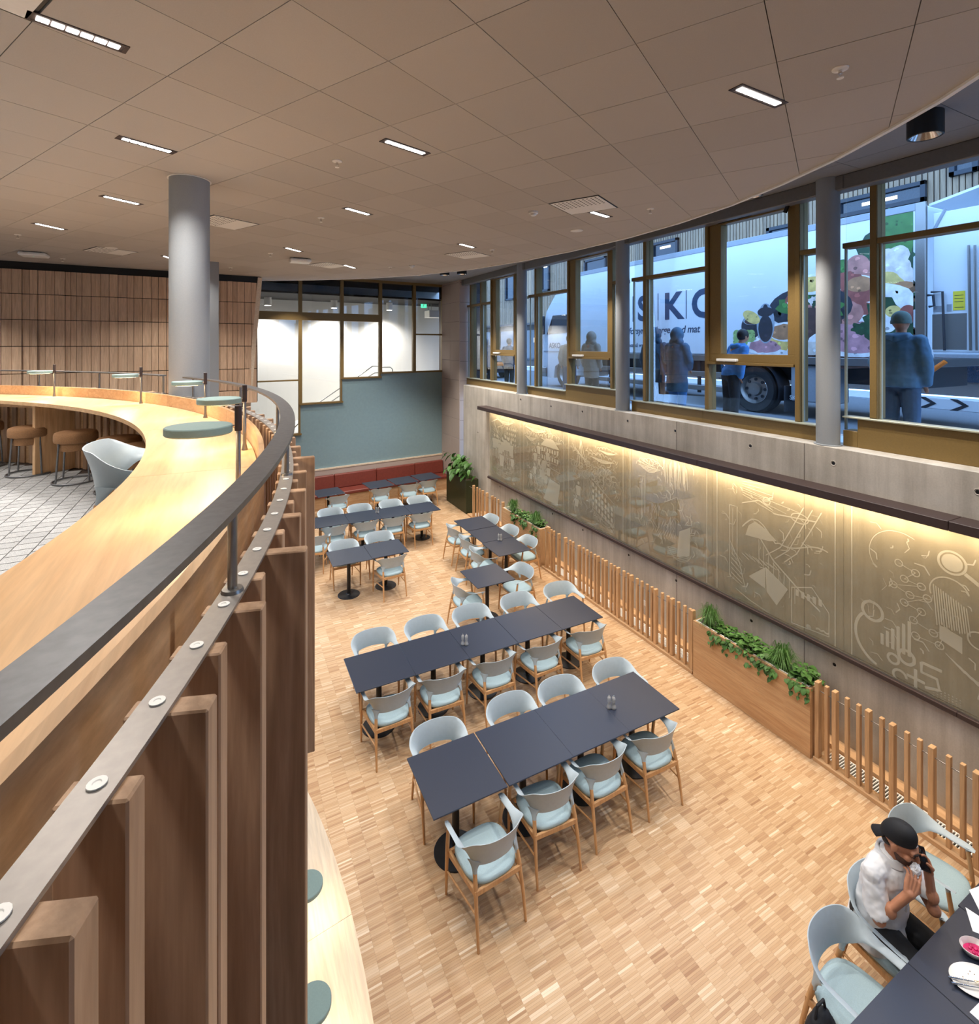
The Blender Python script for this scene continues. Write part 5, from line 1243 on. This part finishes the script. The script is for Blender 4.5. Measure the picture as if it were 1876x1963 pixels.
# open rear: inside of the door, lift, hydraulic arm
dr = MB().cbox(TX+.10, TX+.16, 2.95, 4.05, 4.62, 6.85, .01).build('rear_door', M['truck_white'], tk)
dy = lambda u, v=600: PX(u, v, TX+.09)
def dbox(name, u0, v0, u1, v1, m, d=.006):
    (ya, za), (yb, zb) = dy(u0, v1), dy(u1, v0); return MB().box(TX+.1-d, TX+.1, min(ya, yb), max(ya, yb), min(za, zb), max(za, zb)).build(name, M[m], dr)
nt_ = dbox('notice', 1826, 557, 1849, 595, 'hazard_yellow')
for v in (565, 571, 577, 588): dbox('notice_line', 1829, v, 1846, v+2, 'truck_dark', .0075)
dbox('pictogram', 1788, 586, 1807, 598, 'truck_grey'); dbox('pictogram', 1814, 583, 1823, 597, 'truck_grey'); dbox('door_plate', 1786, 600, 1852, 670, 'steel_grey', .003)
def dpt(u, v, x=.05): y, z = PX(u, v, TX+x); return (TX+x, y, z)
MB().tube([dpt(1778,566), dpt(1788,566), dpt(1790,586), dpt(1780,588)], .02, 8).build('handle', M['truck_dark'], dr); MB().tube([dpt(1784,560), dpt(1806,559), dpt(1810,672)], .018, 8).build('lock_bar', M['truck_dark'], dr)
for u in (1856, 1868): MB().tube([dpt(u,470), dpt(u+4,672)], .02, 8).build('lock_bar', M['steel'], dr)
MB().add([(TX+.1,4.1,6.98),(TX+2.4,4.1,6.98),(TX+2.4,2.9,7.25),(TX+.1,2.9,7.25),(TX+.1,4.1,7.02),(TX+2.4,4.1,7.02),(TX+2.4,2.9,7.29),(TX+.1,2.9,7.29)],[(3,2,1,0),(4,5,6,7),(0,1,5,4),(1,2,6,5),(2,3,7,6),(3,0,4,7)]).build('roof_flap', M['truck_white'], tk)
MB().tube([dpt(1785,450,.1), dpt(1812,400,.1)], .025, 8).build('flap_strut', M['truck_grey'], tk)
MB().cbox(TX+.0, TX+2.5, 2.2, 4.0, 4.53, 4.60, .01).build('tail_lift', M['truck_grey'], tk); MB().tube([dpt(1772,720,.0), dpt(1812,693,.0)], .035, 10).build('lift_cylinder', M['amber'], tk); MB().tube([dpt(1745,738,.02), dpt(1782,714,.02)], .07, 10).build('lift_sleeve', M['truck_dark'], tk)
br = MB().cbox(TX+.0, TX+.06, 1.9, 4.3, 3.72, 3.90, .01).build('under_run_bar', M['truck_white'], tk)
for k in range(6): y = 4.2-k*.4; MB().add([(TX-.004,y,3.72),(TX-.004,y-.16,3.81),(TX-.004,y-.08-.16,3.81),(TX-.004,y-.16+.06,3.72)],[(0,1,2,3)]).add([(TX-.004,y,3.90),(TX-.004,y-.16,3.81),(TX-.004,y-.24,3.81),(TX-.004,y-.10,3.90)],[(0,1,2,3)]).build('chevron', M['truck_dark'], br)
MB().cbox(TX+.02, TX+.1, 4.1, 4.5, 4.05, 4.3, .01).build('rear_lamp', M['amber'], tk)
# lettering (flat print on the box side): text runs towards -y as seen from the room
def lettering(txt, y, z, size, mat, parent, name, shear_=0, x=TX-.004, bold=0):
    cu = bpy.data.curves.new('t', 'FONT'); cu.body = txt; cu.size = size; cu.shear = shear_; cu.offset = bold; cu.space_character = .95 if len(txt) > 5 else 1; cu.resolution_u = 4; cu.fill_mode = 'FRONT'
    o = bpy.data.objects.new('t', cu); COL.objects.link(o); bpy.context.view_layer.update()
    me = bpy.data.meshes.new_from_object(o.evaluated_get(bpy.context.evaluated_depsgraph_get())); bpy.data.objects.remove(o); bpy.data.curves.remove(cu)
    w = worig(parent)
    for v in me.vertices: a, b, _ = v.co; v.co = (x-w.x, y-a-w.y, z+b-w.z)
    me.materials.clear(); me.materials.append(mat); me.name = name; return link(name, me, parent)
yk = lambda u, v: PX(u, v, TX)
for ch, u, v in (('A', 1172, 617), ('S', 1222, 609), ('K', 1272, 597), ('O', 1325, 588)):
    y, z = yk(u, v); lettering(ch, y, 5.41, .92, M['ink'], tk, 'letter', bold=.03)
for u in (1213, 1261, 1315): y, z = yk(u, 560); MB().box(TX-.004, TX-.002, y-.012, y+.012, 5.38, 6.08).build('letter_divider', M['ink'], tk)
lettering('Vi forsyner Norge med mat', yk(1193, 615)[0], 5.04, .25, M['ink'], tk, 'slogan', .18, bold=.004); lettering('oss på www.asko.no', yk(1204, 665)[0], 4.68, .155, M['ink'], tk, 'web_address', .15, bold=.002)
lettering('ASKO', 14.95, 4.63, .26, M['ink'], tk, 'door_lettering', x=TX+.028, bold=.006); lettering('SKAB', 6.35, Z0+.36, .12, M['truck_white'], tk, 'flap_lettering', x=TX+.012)
# the food picture printed on the rear half of the side
PC = {}
for nm, c in (('green', (70,120,60)), ('dkgreen', (38,72,48)), ('garlic', (222,214,206)), ('bread', (176,128,92)), ('cheese', (220,196,120)), ('plate', (236,238,242)), ('meat', (150,84,76)), ('pan', (46,50,60)), ('egg', (222,190,110)), ('grape', (150,180,110)), ('ham', (190,140,150)), ('choc', (82,60,56)), ('steelp', (150,164,178)), ('onion', (188,130,120))):
    PC[nm] = plain('print_'+nm, c, .5, var=.22, vs=7); PC[nm+'_l'] = plain('print_'+nm+'_l', tuple(min(245, int(k*1.25)) for k in c), .5, var=.12, vs=7); PC[nm+'_d'] = plain('print_'+nm+'_d', tuple(int(k*.68) for k in c), .5, var=.2, vs=7)
lay = [0]
def blob(c, rx, rz, u, v, sc=1, wob=.0, n=22, rot=0):
    y, z = yk(u, v); lay[0] += 1; x = TX-.0012-lay[0]*.00006; r_ = random.Random(lay[0]); q = []
    for k in range(n):
        a = 2*math.pi*k/n; f = 1+wob*(r_.random()-.5); p, s_ = rx*f*math.cos(a), rz*f*math.sin(a); q.append((x, max(4.27, y+p*math.cos(R(rot))-s_*math.sin(R(rot))), z+p*math.sin(R(rot))+s_*math.cos(R(rot))))
    pic.setdefault(c, MB()).add(q, [tuple(range(n))])
    m_ = max(3, int(rx*rz*60))
    for i in range(min(m_, 26)):
        a, f = r_.random()*6.28, math.sqrt(r_.random())*.82; g_ = min(rx, rz)*(.10+.16*r_.random()); x2 = x-.00002; yc_, zc_ = y+rx*f*math.cos(a), z+rz*f*math.sin(a)
        pic.setdefault(c+('_l' if r_.random() < .55 else '_d'), MB()).add([(x2, max(4.27, yc_)+g_*(.7+.6*r_.random())*math.cos(6.28*k/9), zc_+g_*(.6+.5*r_.random())*math.sin(6.28*k/9)) for k in range(9)], [tuple(range(9))])
pic = {}
blob('choc', 1.35, .62, 1640, 640, wob=.08); blob('dkgreen', .50, 1.15, 1712, 560, wob=.25); blob('dkgreen', .5, .4, 1700, 480, wob=.4)
for k in range(9): blob('green', .16, .20, 1700+(k%3)*18, 425+(k//3)*18, wob=.4)
for u, v in ((1700,495),(1722,490),(1695,510),(1725,512),(1710,528),(1735,530),(1727,545)): blob('garlic', .16, .17, u, v, wob=.1)
blob('cheese', .28, .20, 1695, 545, wob=.2); blob('bread', .34, .26, 1730, 570, wob=.1); blob('bread', .3, .16, 1700, 562, wob=.1)
for u, v in ((1614,512),(1624,520),(1632,528),(1620,530)): blob('green', .14, .14, u, v)
for u, v in ((1643,510),(1640,525),(1650,518)): blob('onion', .2, .2, u, v)
blob('plate', .55, .22, 1618, 550); blob('meat', .36, .2, 1612, 542, wob=.3); blob('plate', .75, .34, 1660, 580); blob('meat', .30, .2, 1645, 560, wob=.25); blob('bread', .22, .14, 1648, 545, wob=.1); blob('meat', .4, .12, 1640, 590, rot=10, wob=.15)
blob('onion', .3, .22, 1620, 600, wob=.2); blob('pan', .8, .42, 1548, 590); blob('green', .62, .3, 1548, 588, wob=.5)
for k in range(14): blob(('meat','garlic','dkgreen','onion')[k%4], .12, .1, 1515+k*5.2, 575+((k*7)%30), wob=.4)
blob('plate', .36, .2, 1560, 545); blob('egg', .24, .15, 1553, 545, wob=.3)
blob('choc', .5, .3, 1560, 620, wob=.2); blob('plate', .85, .28, 1640, 655); blob('ham', .62, .26, 1640, 648, wob=.3); blob('dkgreen', .2, .12, 1655, 630, wob=.5)
blob('plate', .72, .24, 1480, 660); blob('egg', .42, .17, 1490, 656, wob=.35); blob('ham', .34, .14, 1465, 664, wob=.3)
blob('plate', .4, .2, 1508, 636); blob('bread', .34, .16, 1506, 636, wob=.15); blob('pan', .24, .26, 1440, 626); blob('steelp', .20, .10, 1440, 614); blob('choc', .16, .07, 1440, 616)
blob('steelp', .2, .42, 1467, 620); blob('pan', .16, .28, 1467, 630); blob('pan', .18, .10, 1467, 598); blob('pan', .05, .06, 1467, 589); blob('cheese', .22, .12, 1440, 608, rot=30)
for k in range(13): blob('grape', .09, .09, 1412+(k%5)*7, 640+(k//5)*8)
blob('dkgreen', .3, .4, 1690, 620, wob=.5); blob('plate', .14, .18, 1702, 617); blob('garlic', .25, .13, 1556, 668); blob('cheese', .12, .10, 1712, 597); blob('meat', .13, .16, 1740, 603)
fp = MB()
for n_, (c, mb) in enumerate(pic.items()): fp.add(mb.v, mb.f, n_)
fp.build('food_picture', [PC[c] for c in pic], tk)
# ---- parked car down the street
cr = thing('parked_car', 'dark car parked far down the street at the left window', 'car', (10.2, 21.5, Z0))
def ext(prof, x0, x1):
    n_ = len(prof); return MB().add([(x0, y, z) for y, z in prof]+[(x1, y, z) for y, z in prof], [tuple(range(n_)), tuple(range(n_, 2*n_))[::-1]]+[(i, (i+1)%n_, n_+(i+1)%n_, n_+i) for i in range(n_)])
ext([(19.4,Z0+.25),(19.35,Z0+.75),(19.7,Z0+.92),(23.2,Z0+.92),(23.6,Z0+.70),(23.6,Z0+.25)], 9.3, 11.1).build('body', M['truck_dark'], cr); ext([(19.9,Z0+.92),(20.4,Z0+1.45),(22.0,Z0+1.45),(22.7,Z0+.92)], 9.42, 10.98).build('cabin', M['truck_glass'], cr)
for y in (20.1, 22.8):
    for x in (9.28, 10.92): mb = MB().lathe([(.31,0),(.31,.2)], 24); mb.v = [(x+c, y+a, Z0+.31+b) for a, b, c in mb.v]; mb.build('wheel', M['rubber'], cr, 40)
MB().cbox(9.5, 10.9, 19.33, 19.37, Z0+.55, Z0+.7, .01).build('tail_lamp', M['amber'], cr)
# ================================================================ PEOPLE
def soft(o, vox, it=3, disp=0, dscale=.12):
    m = o.modifiers.new('remesh', 'REMESH'); m.mode = 'VOXEL'; m.voxel_size = vox; m.use_smooth_shade = True
    if it: s = o.modifiers.new('smooth', 'SMOOTH'); s.iterations = it; s.factor = .5
    if disp:
        tx = bpy.data.textures.get('folds%g' % dscale) or bpy.data.textures.new('folds%g' % dscale, 'CLOUDS'); tx.noise_scale = dscale; tx.noise_depth = 2
        d = o.modifiers.new('folds', 'DISPLACE'); d.texture = tx; d.texture_coords = 'LOCAL'; d.strength = disp; d.mid_level = .5
    return o
def walker(name_label, x, y, h, face, top, bottom, hat, coat_len, coatw=1.0, hood=False, bag=False, lean=0, arm_bend=.0, group='people standing in the street'):
    t = thing('person', name_label, 'person', (x, y, ZG), group, rz=R(face-90)); s = h/1.75
    S = lambda *p: (p[0]*s, p[1]*s+lean*max(0, p[2]-.9)*s, p[2]*s)
    b = MB()
    b.caps([S(0,0,.95), S(0,0,1.15), S(0,-.01,1.38)], [.13*s,.125*s,.13*s]); b.caps([S(-.17,-.01,1.41), S(.17,-.01,1.41)], [.06*s,.06*s]); b.caps([S(0,0,1.42), S(0,.02,1.56)], [.055*s,.055*s])
    b.ell(S(0,.02,1.64), (.078*s,.098*s,.115*s)); b.ell(S(0,.115,1.62), (.014*s,.018*s,.022*s)); 
    for sg in (-1, 1):
        b.ell(S(sg*.078,.01,1.63), (.014*s,.022*s,.03*s))
        el, wr = S(sg*.25,-.03+arm_bend*.1,1.14), S(sg*(.23-arm_bend*.12),.04+arm_bend*.22,.90+arm_bend*.16)
        b.caps([S(sg*.19,-.01,1.41), el, wr], [.05*s,.042*s,.03*s])
        for k in range(4): b.caps([wr, (wr[0]+sg*(.012*k-.02)*s, wr[1]+.02*s, wr[2]-.06*s), (wr[0]+sg*(.012*k-.02)*s, wr[1]+.045*s, wr[2]-.10*s+.006*abs(k-1))], [.018*s,.010*s,.008*s], 6)
        b.caps([wr, (wr[0]-sg*.03*s, wr[1]+.04*s, wr[2]-.05*s)], [.016*s,.010*s], 6)
        b.caps([S(sg*.09,0,.92), S(sg*.10,.02,.5), S(sg*.10,-.01,.10)], [.085*s,.06*s,.042*s]); b.caps([S(sg*.10,-.04,.05), S(sg*.11,.14,.035)], [.045*s,.035*s])
    soft(b.build('body', M['skin'], t, rel=False), .012, 2)
    j = MB(); w = coatw
    zl = .98-coat_len
    j.ring([[(rx*s*w*math.cos(2*math.pi*k/24), (ry*math.sin(2*math.pi*k/24))*s*w+lean*max(0, z-.9)*s, z*s) for k in range(24)] for rx, ry, z in ((.185,.145,zl),(.195,.155,zl+.12),(.185,.145,1.02),(.185,.14,1.15),(.20,.145,1.32),(.185,.12,1.42),(.10,.09,1.49),(.075,.075,1.52))])
    for sg in (-1, 1): j.caps([S(sg*.185,-.01,1.41), S(sg*.26,-.03+arm_bend*.1,1.14), S(sg*(.24-arm_bend*.12),.035+arm_bend*.2,.93+arm_bend*.14)], [.078*s*w,.066*s*w,.052*s*w])
    j = soft(j.build('jacket', M[top], t, rel=False), .014, 3, .02, .10)
    if hood:
        hd = MB(); hd.ell(S(0,-.005,1.64), (.125*s,.135*s,.155*s), 20, 12); hd.caps([S(-.07,-.02,1.50), S(.07,-.02,1.50)], [.085*s,.085*s]); soft(hd.build('hood', M[top], j, rel=False), .014, 2, .012, .08)
    elif coat_len < .2:
        hd = MB(); hd.caps([S(-.085,-.09,1.47), S(0,-.125,1.45), S(.085,-.09,1.47)], [.045*s,.055*s,.045*s]); soft(hd.build('hood', M[top], j, rel=False), .012, 2)
    p = MB()
    for sg in (-1, 1): p.caps([S(sg*.09,0,.92), S(sg*.105,.02,.5), S(sg*.105,-.01,.10)], [.112*s,.085*s,.068*s])
    p.caps([S(-.06,-.01,.93), S(.06,-.01,.93)], [.12*s,.12*s]); soft(p.build('trousers', M[bottom], t, rel=False), .014, 2, .012, .1)
    for sg in (-1, 1): q = MB(); q.caps([S(sg*.105,-.05,.05), S(sg*.115,.15,.045)], [.052*s,.046*s]); q.v = [(a, b_, max(0, c)) for a, b_, c in q.v]; q.build('shoe', M['rubber'], t, 60, rel=False)
    if hat: q = MB(); q.ell(S(0,.012,1.685), (.098*s,.112*s,.098*s), 20, 10); q.v = [(a, b_, max(c, 1.625*s)) for a, b_, c in q.v]; q.lathe([(.102*s,-.02*s),(.106*s,0),(.102*s,.025*s)], 22, S(0,.01,1.645)); q.build('beanie', M[hat], t, 60, rel=False)
    elif not hood: q = MB(); q.ell(S(0,-.005,1.665), (.092*s,.108*s,.115*s), 18, 10); soft(q.build('hair', M['hair'], t, rel=False), .012, 2)
    return t
def hbag(x, y, z, label):
    t = thing('handbag', label, 'handbag', (x, y, z)); mb = MB(); mb.ring([[(x+.07*w*math.cos(2*math.pi*k/20), y+.16*w*math.sin(2*math.pi*k/20), z+h) for k in range(20)] for w, h in ((.8,0),(1,.04),(.95,.18),(.7,.25))]); mb.build('body', M['parka_dark'], t, 60)
    MB().tube([(x, y-.10, z+.24), (x-.02, y-.04, z+.55), (x-.02, y+.04, z+.55), (x, y+.10, z+.24)], .008, 8).build('strap', M['hair'], t, 60)
walker('man in a blue jacket, jeans and knitted beanie standing right of the near window column', 7.42, 3.30, 1.80, 3, 'parka_blue', 'jeans', 'beanie', .12, 1.12)
walker('person in a long hooded blue puffer coat seen from behind', 7.45, 6.86, 1.70, 4, 'parka_blue', 'sweater_blue', None, .42, 1.1, hood=True, arm_bend=.6)
walker('person in a dark hooded coat with a handbag, half hidden by a window mullion', 7.62, 7.58, 1.72, 20, 'parka_dark', 'trouser', None, .30, 1.08, hood=True)
hbag(7.40, 7.30, 4.02, 'dark handbag hanging beside the person in the dark hooded coat')
walker('person in a bright blue sweater bending behind the large sash window', 7.70, 5.92, 1.66, -20, 'sweater_blue', 'trouser', None, .05, 1.05, lean=.32)
walker('person in a beige coat with a hood, behind the middle sash window', 7.75, 9.75, 1.70, 15, 'coat_beige', 'trouser', None, .34, 1.05, hood=True)
walker('person in a brown-grey jacket beside the truck cab', 8.05, 11.05, 1.66, 40, 'coat_beige', 'jeans', None, .10, 1.02)
walker('person in dark clothes at the far left window, the left one', 8.1, 16.0, 1.60, 60, 'parka_dark', 'trouser', None, .3, 1.1, hood=True)
walker('person in dark clothes at the far sash window, the right one', 8.0, 14.2, 1.60, 30, 'parka_dark', 'trouser', None, .2, 1.1)

# ---- the seated man on the phone
mx, my = 4.25, 2.03
man = thing('person', 'man in a white short sleeved shirt and black cap, seated, eating and phoning', 'person', (mx, my, .466))
hip = (mx, my+.02, .56); chest = (mx-.005, my-.07, .92); neckb = (mx, my-.075, 1.055); hc = Vector((mx+.005, my-.135, 1.205))
rsh, lsh = (mx-.185, my-.05, 1.00), (mx+.185, my-.075, 1.00)
HM = Matrix.Translation(hc) @ Matrix.Rotation(R(190), 4, 'Z') @ Matrix.Rotation(R(-15), 4, 'X')
hp = lambda *p: tuple(HM @ Vector(p)); HR = HM.to_3x3()
rel, rwr = (mx-.245, my-.12, .775), (mx-.125, my-.245, 1.005)
lel, lwr = (mx+.175, my-.26, .765), (mx+.135, my-.245, 1.035); phc = Vector(lwr)+Vector((-.033, .028, .088))
def hand(mb, w, d, n, th, curls, spread=.0, sc=1.0):
    """w wrist, d towards the fingers, n the way the palm faces, th +1/-1 thumb side along d x n"""
    w, d, n = Vector(w), Vector(d).normalized(), Vector(n).normalized(); n = (n-d*n.dot(d)).normalized(); s = d.cross(n)*th
    offs = (.036, .012, -.012, -.034)
    for o_ in offs: mb.caps([tuple(w+s*o_*.55), tuple(w+d*.045*sc+s*o_*.9), tuple(w+d*.085*sc+s*o_)], [.0155*sc,.0150*sc,.0125*sc], 8)
    for k, (o_, L) in enumerate(zip(offs, (.072,.080,.074,.058))):
        p = w+d*.086*sc+s*o_; dd = d+s*spread*(1.5-k); dd.normalize(); pts = [tuple(p)]; c = 0
        for seg, fr in enumerate((.42, .33, .25)):
            c += curls[k]*(.75, 1.0, .7)[seg]; p = p+(dd*math.cos(c)+n*math.sin(c))*L*fr*sc; pts.append(tuple(p))
        mb.caps(pts, [.0088*sc,.0082*sc,.0076*sc,.0064*sc], 8)
    p0 = w+d*.022*sc+s*.026; p1 = p0+(d*.55+s*.65+n*.35).normalized()*.042*sc; p2 = p1+(d*.8+s*.15+n*.55).normalized()*.034*sc; p3 = p2+(d*.8-s*.1+n*.5).normalized()*.024*sc
    mb.caps([tuple(p0), tuple(p1), tuple(p2), tuple(p3)], [.016*sc,.0125*sc,.0105*sc,.0085*sc], 8)
b = MB()
b.caps([hip, (mx, my-.02, .72), chest], [.125,.12,.125]); b.caps([rsh, neckb, lsh], [.055,.065,.055]); b.caps([(mx, my-.06, 1.02), tuple(hc+Vector((0, .03, -.075)))], [.062,.056])
b.ell(hp(0,-.012,.028), (.077,.097,.092), 20, 12, HR); b.ell(hp(0,.030,-.045), (.060,.064,.076), 18, 10, HR); b.ell(hp(0,.062,-.098), (.030,.026,.022), 12, 8, HR)
b.caps([hp(0,.088,.012), hp(0,.106,-.014), hp(0,.112,-.030)], [.010,.011,.014], 8); b.caps([hp(-.014,.094,-.036), hp(.014,.094,-.036)], [.009,.009], 8)
b.caps([hp(-.045,.078,.026), hp(0,.090,.024), hp(.045,.078,.026)], [.012,.012,.012], 8); b.caps([hp(-.020,.088,-.064), hp(0,.093,-.062), hp(.020,.088,-.064)], [.007,.008,.007], 8); b.caps([hp(-.017,.087,-.074), hp(0,.091,-.076), hp(.017,.087,-.074)], [.007,.008,.007], 8)
for sg in (-1, 1):
    b.ell(hp(sg*.035,.079,.006), (.014,.012,.009), 10, 7, HR); b.ell(hp(sg*.048,.062,-.028), (.022,.022,.020), 10, 7, HR); b.ell(hp(sg*.078,-.012,-.008), (.010,.022,.032), 12, 8, HR)
b.caps([rsh, rel, rwr], [.054,.044,.029], 12); b.caps([lsh, lel, lwr], [.054,.044,.029], 12)
b.ell(((rel[0]*.65+rwr[0]*.35), (rel[1]*.65+rwr[1]*.35), (rel[2]*.65+rwr[2]*.35)), (.043,.043,.05)); b.ell(((lel[0]*.65+lwr[0]*.35), (lel[1]*.65+lwr[1]*.35), (lel[2]*.65+lwr[2]*.35)), (.043,.043,.05))
hand(b, rwr, (.66, .02, .75), (.55, .70, -.25), -1, (.30,.50,.62,.75), .10, 1.08)
hand(b, lwr, (-.12, .35, .93), (-.92, .1, .1), 1, (.50,.55,.60,.70), .05)
for sg in (-1, 1): b.caps([(mx+sg*.09, my, .56), (mx+sg*.13, my-.40, .545), (mx+sg*.12, my-.42, .12)], [.075,.056,.042]); b.caps([(mx+sg*.12, my-.40, .06), (mx+sg*.13, my-.56, .04)], [.042,.034])
soft(b.build('body', M['skin'], man), .0042, 1)
# shirt
s = MB(); rg = []
for (cx_, cy_, z, rx, ry) in ((mx-.01, my-.005, .455, .235, .185), (mx-.008, my, .52, .215, .175), (mx, my-.01, .62, .185, .150), (mx, my-.03, .74, .178, .142), (mx, my-.055, .86, .185, .140), (mx, my-.07, .96, .190, .125), (mx, my-.075, 1.03, .150, .100), (mx, my-.078, 1.065, .085, .080), (mx, my-.08, 1.085, .072, .072)):
    rg.append([(cx_+rx*math.cos(2*math.pi*k/28), cy_+ry*math.sin(2*math.pi*k/28), z) for k in range(28)])
s.ring(rg)
def part(a, b_, f): return tuple(a[i]+(b_[i]-a[i])*f for i in range(3))
s.ring([[tuple(Vector(c)+Vector((r*math.cos(2*math.pi*k/18), r*math.sin(2*math.pi*k/18), r*.45*math.cos(2*math.pi*k/18)))) for k in range(18)] for c, r in ((rsh, .070), (part(rsh, rel, .35), .075), (part(rsh, rel, .78), .079))])
s.ring([[tuple(Vector(c)+Vector((r*math.cos(2*math.pi*k/18), r*math.sin(2*math.pi*k/18), -r*.2*math.cos(2*math.pi*k/18)))) for k in range(18)] for c, r in ((lsh, .070), (part(lsh, lel, .35), .074), (part(lsh, lel, .72), .076))])
s.caps([rsh, neckb, lsh], [.068,.074,.068])
sh = soft(s.build('shirt', M['shirt'], man), .0075, 3, .022, .085)
MB().ring([[(mx+(r+.0)*math.cos(2*math.pi*k/24), my-.082+(r)*math.sin(2*math.pi*k/24), z+.012*math.sin(2*math.pi*k/24)) for k in range(24)] for r, z in ((.076,1.060),(.073,1.10),(.084,1.105),(.096,1.062))]).build('collar', M['shirt'], sh, 60)
MB().caps([(mx-.02, my-.155, 1.03), (mx-.02, my-.19, .90), (mx-.02, my-.180, .78)], [.013]*3, 8).build('placket', M['shirt'], sh, 60)
for z, dy in ((.98,-.182),(.90,-.203),(.82,-.198)): MB().ell((mx-.02, my+dy, z), (.006,.003,.006), 10, 6).build('button', M['white_plastic'], sh)
# trousers and shoes
p = MB(); p.caps([(mx-.07, my+.03, .565), (mx+.07, my+.03, .565)], [.118,.118])
for sg in (-1, 1): p.caps([(mx+sg*.09, my, .565), (mx+sg*.13, my-.40, .545), (mx+sg*.12, my-.42, .14)], [.098,.078,.065])
soft(p.build('trousers', M['trouser'], man), .010, 3, .012, .09)
for sg in (-1, 1): q = MB(); q.caps([(mx+sg*.12, my-.38, .05), (mx+sg*.13, my-.56, .042)], [.05,.043]); q.v = [(a, b_, max(0, c)) for a, b_, c in q.v]; q.build('shoe', M['rubber'], man, 60)
# cap worn backwards, brows, beard
c = MB(); rg = []
for i in range(9):
    a = R(-6+i*11.8); rg.append([hp(.084*math.cos(a)**.8*math.cos(2*math.pi*k/28), -.020+.101*math.cos(a)**.8*math.sin(2*math.pi*k/28), .040+.108*math.sin(a)+.028*math.cos(a)*math.sin(2*math.pi*k/28)) for k in range(28)])
cp_ = c.ring(rg).build('cap', M['cap_black'], man, 60)
q = MB(); n_ = 12; top = []; bot = []
for i in range(n_+1):
    a = R(222+96*i/n_); x0, y0 = .078*math.cos(a), -.018+.092*math.sin(a); x1, y1 = .080*math.cos(a), -.014+.150*math.sin(a)
    for L_, dz in ((top, .004), (bot, -.004)): L_.append((hp(x0, y0, .004+dz), hp(x1, y1, -.050+dz)))
q.ring([[top[i][0], top[i][1], bot[i][1], bot[i][0]] for i in range(n_+1)]); q.build('bill', M['cap_black'], cp_, 50)
MB().ell(hp(0,-.012,.146), (.008,.008,.005), 10, 6).build('top_button', M['cap_black'], cp_)
MB().caps([hp(-.012,.0795,.066), hp(.0,.0815,.070), hp(.012,.0795,.066)], [.0035]*3, 6).build('emblem', M['white_plastic'], cp_)
for sg in (-1, 1):
    MB().caps([hp(sg*.016,.101,.028), hp(sg*.034,.098,.032), hp(sg*.052,.082,.026)], [.0055,.006,.004], 8).build('eyebrow', M['hair'], man, 60); MB().caps([hp(sg*.022,.092,.004), hp(sg*.036,.091,.001), hp(sg*.049,.083,.004)], [.0026,.003,.002], 6).build('eyelash', M['hair'], man, 60)
bd_ = MB(); bd_.ell(hp(0,.031,-.056), (.0605,.0655,.0715), 20, 12, HR); bd_.ell(hp(0,.064,-.100), (.032,.028,.024), 12, 8, HR); bd_.caps([hp(-.024,.087,-.058), hp(0,.094,-.052), hp(.024,.087,-.058)], [.006]*3, 8)
soft(bd_.build('beard', M['stubble'], man), .0045, 1)
q = MB(); q.ell(hp(0,-.060,-.025), (.066,.045,.045), 16, 8, HR); soft(q.build('hair', M['hair'], man), .006, 2)
# phone held to the left ear, bread in the right hand
ph = phc; o = thing('phone', 'dark smartphone held to the ear of the seated man', 'phone', tuple(ph))
PM = Matrix.Rotation(R(12), 4, 'Z') @ Matrix.Rotation(R(-16), 4, 'X') @ Matrix.Rotation(R(6), 4, 'Y')
MB().cbox(-.0045, .0045, -.037, .037, -.075, .075, .0035, PM).build('body', M['black_paint'], o, rel=False); MB().cbox(-.0052, -.0046, -.033, .033, -.068, .068, .0002, PM).build('screen', M['truck_glass'], o, rel=False)
nb = Vector((mx-.005, my-.232, 1.105)); o = thing('napkin', 'crumpled white napkin held at the mouth of the seated man', 'napkin', tuple(nb)); mb = MB(); mb.ell(tuple(nb), (.034,.028,.040), 16, 10); r_ = random.Random(5); mb.v = [(a+(r_.random()-.5)*.012, b_+(r_.random()-.5)*.012, c_+(r_.random()-.5)*.012) for a, b_, c_ in mb.v]; mb.build('cloth', M['paper'], o)
# unidentified black shape at the bottom edge, built as a bag
bx, by = P(1572, 1990, .80)
o = thing('black_shape', 'unidentified black shape at the bottom edge, built as a bag, before the empty chair', 'bag', (bx, by, .742)); mb = MB(); mb.ring([[(bx+.12*w*math.cos(2*math.pi*k/20), by+.07*w*math.sin(2*math.pi*k/20), .742+h) for k in range(20)] for w, h in ((.85,0),(1,.03),(.9,.12),(.55,.19),(.2,.215))]); soft(mb.build('body', M['cap_black'], o), .008, 2, .012, .06)
MB().tube([(bx-.05, by, .93), (bx-.03, by, 1.0), (bx+.03, by, 1.0), (bx+.05, by, .93)], .008, 8).build('handle', M['cap_black'], o, 60)
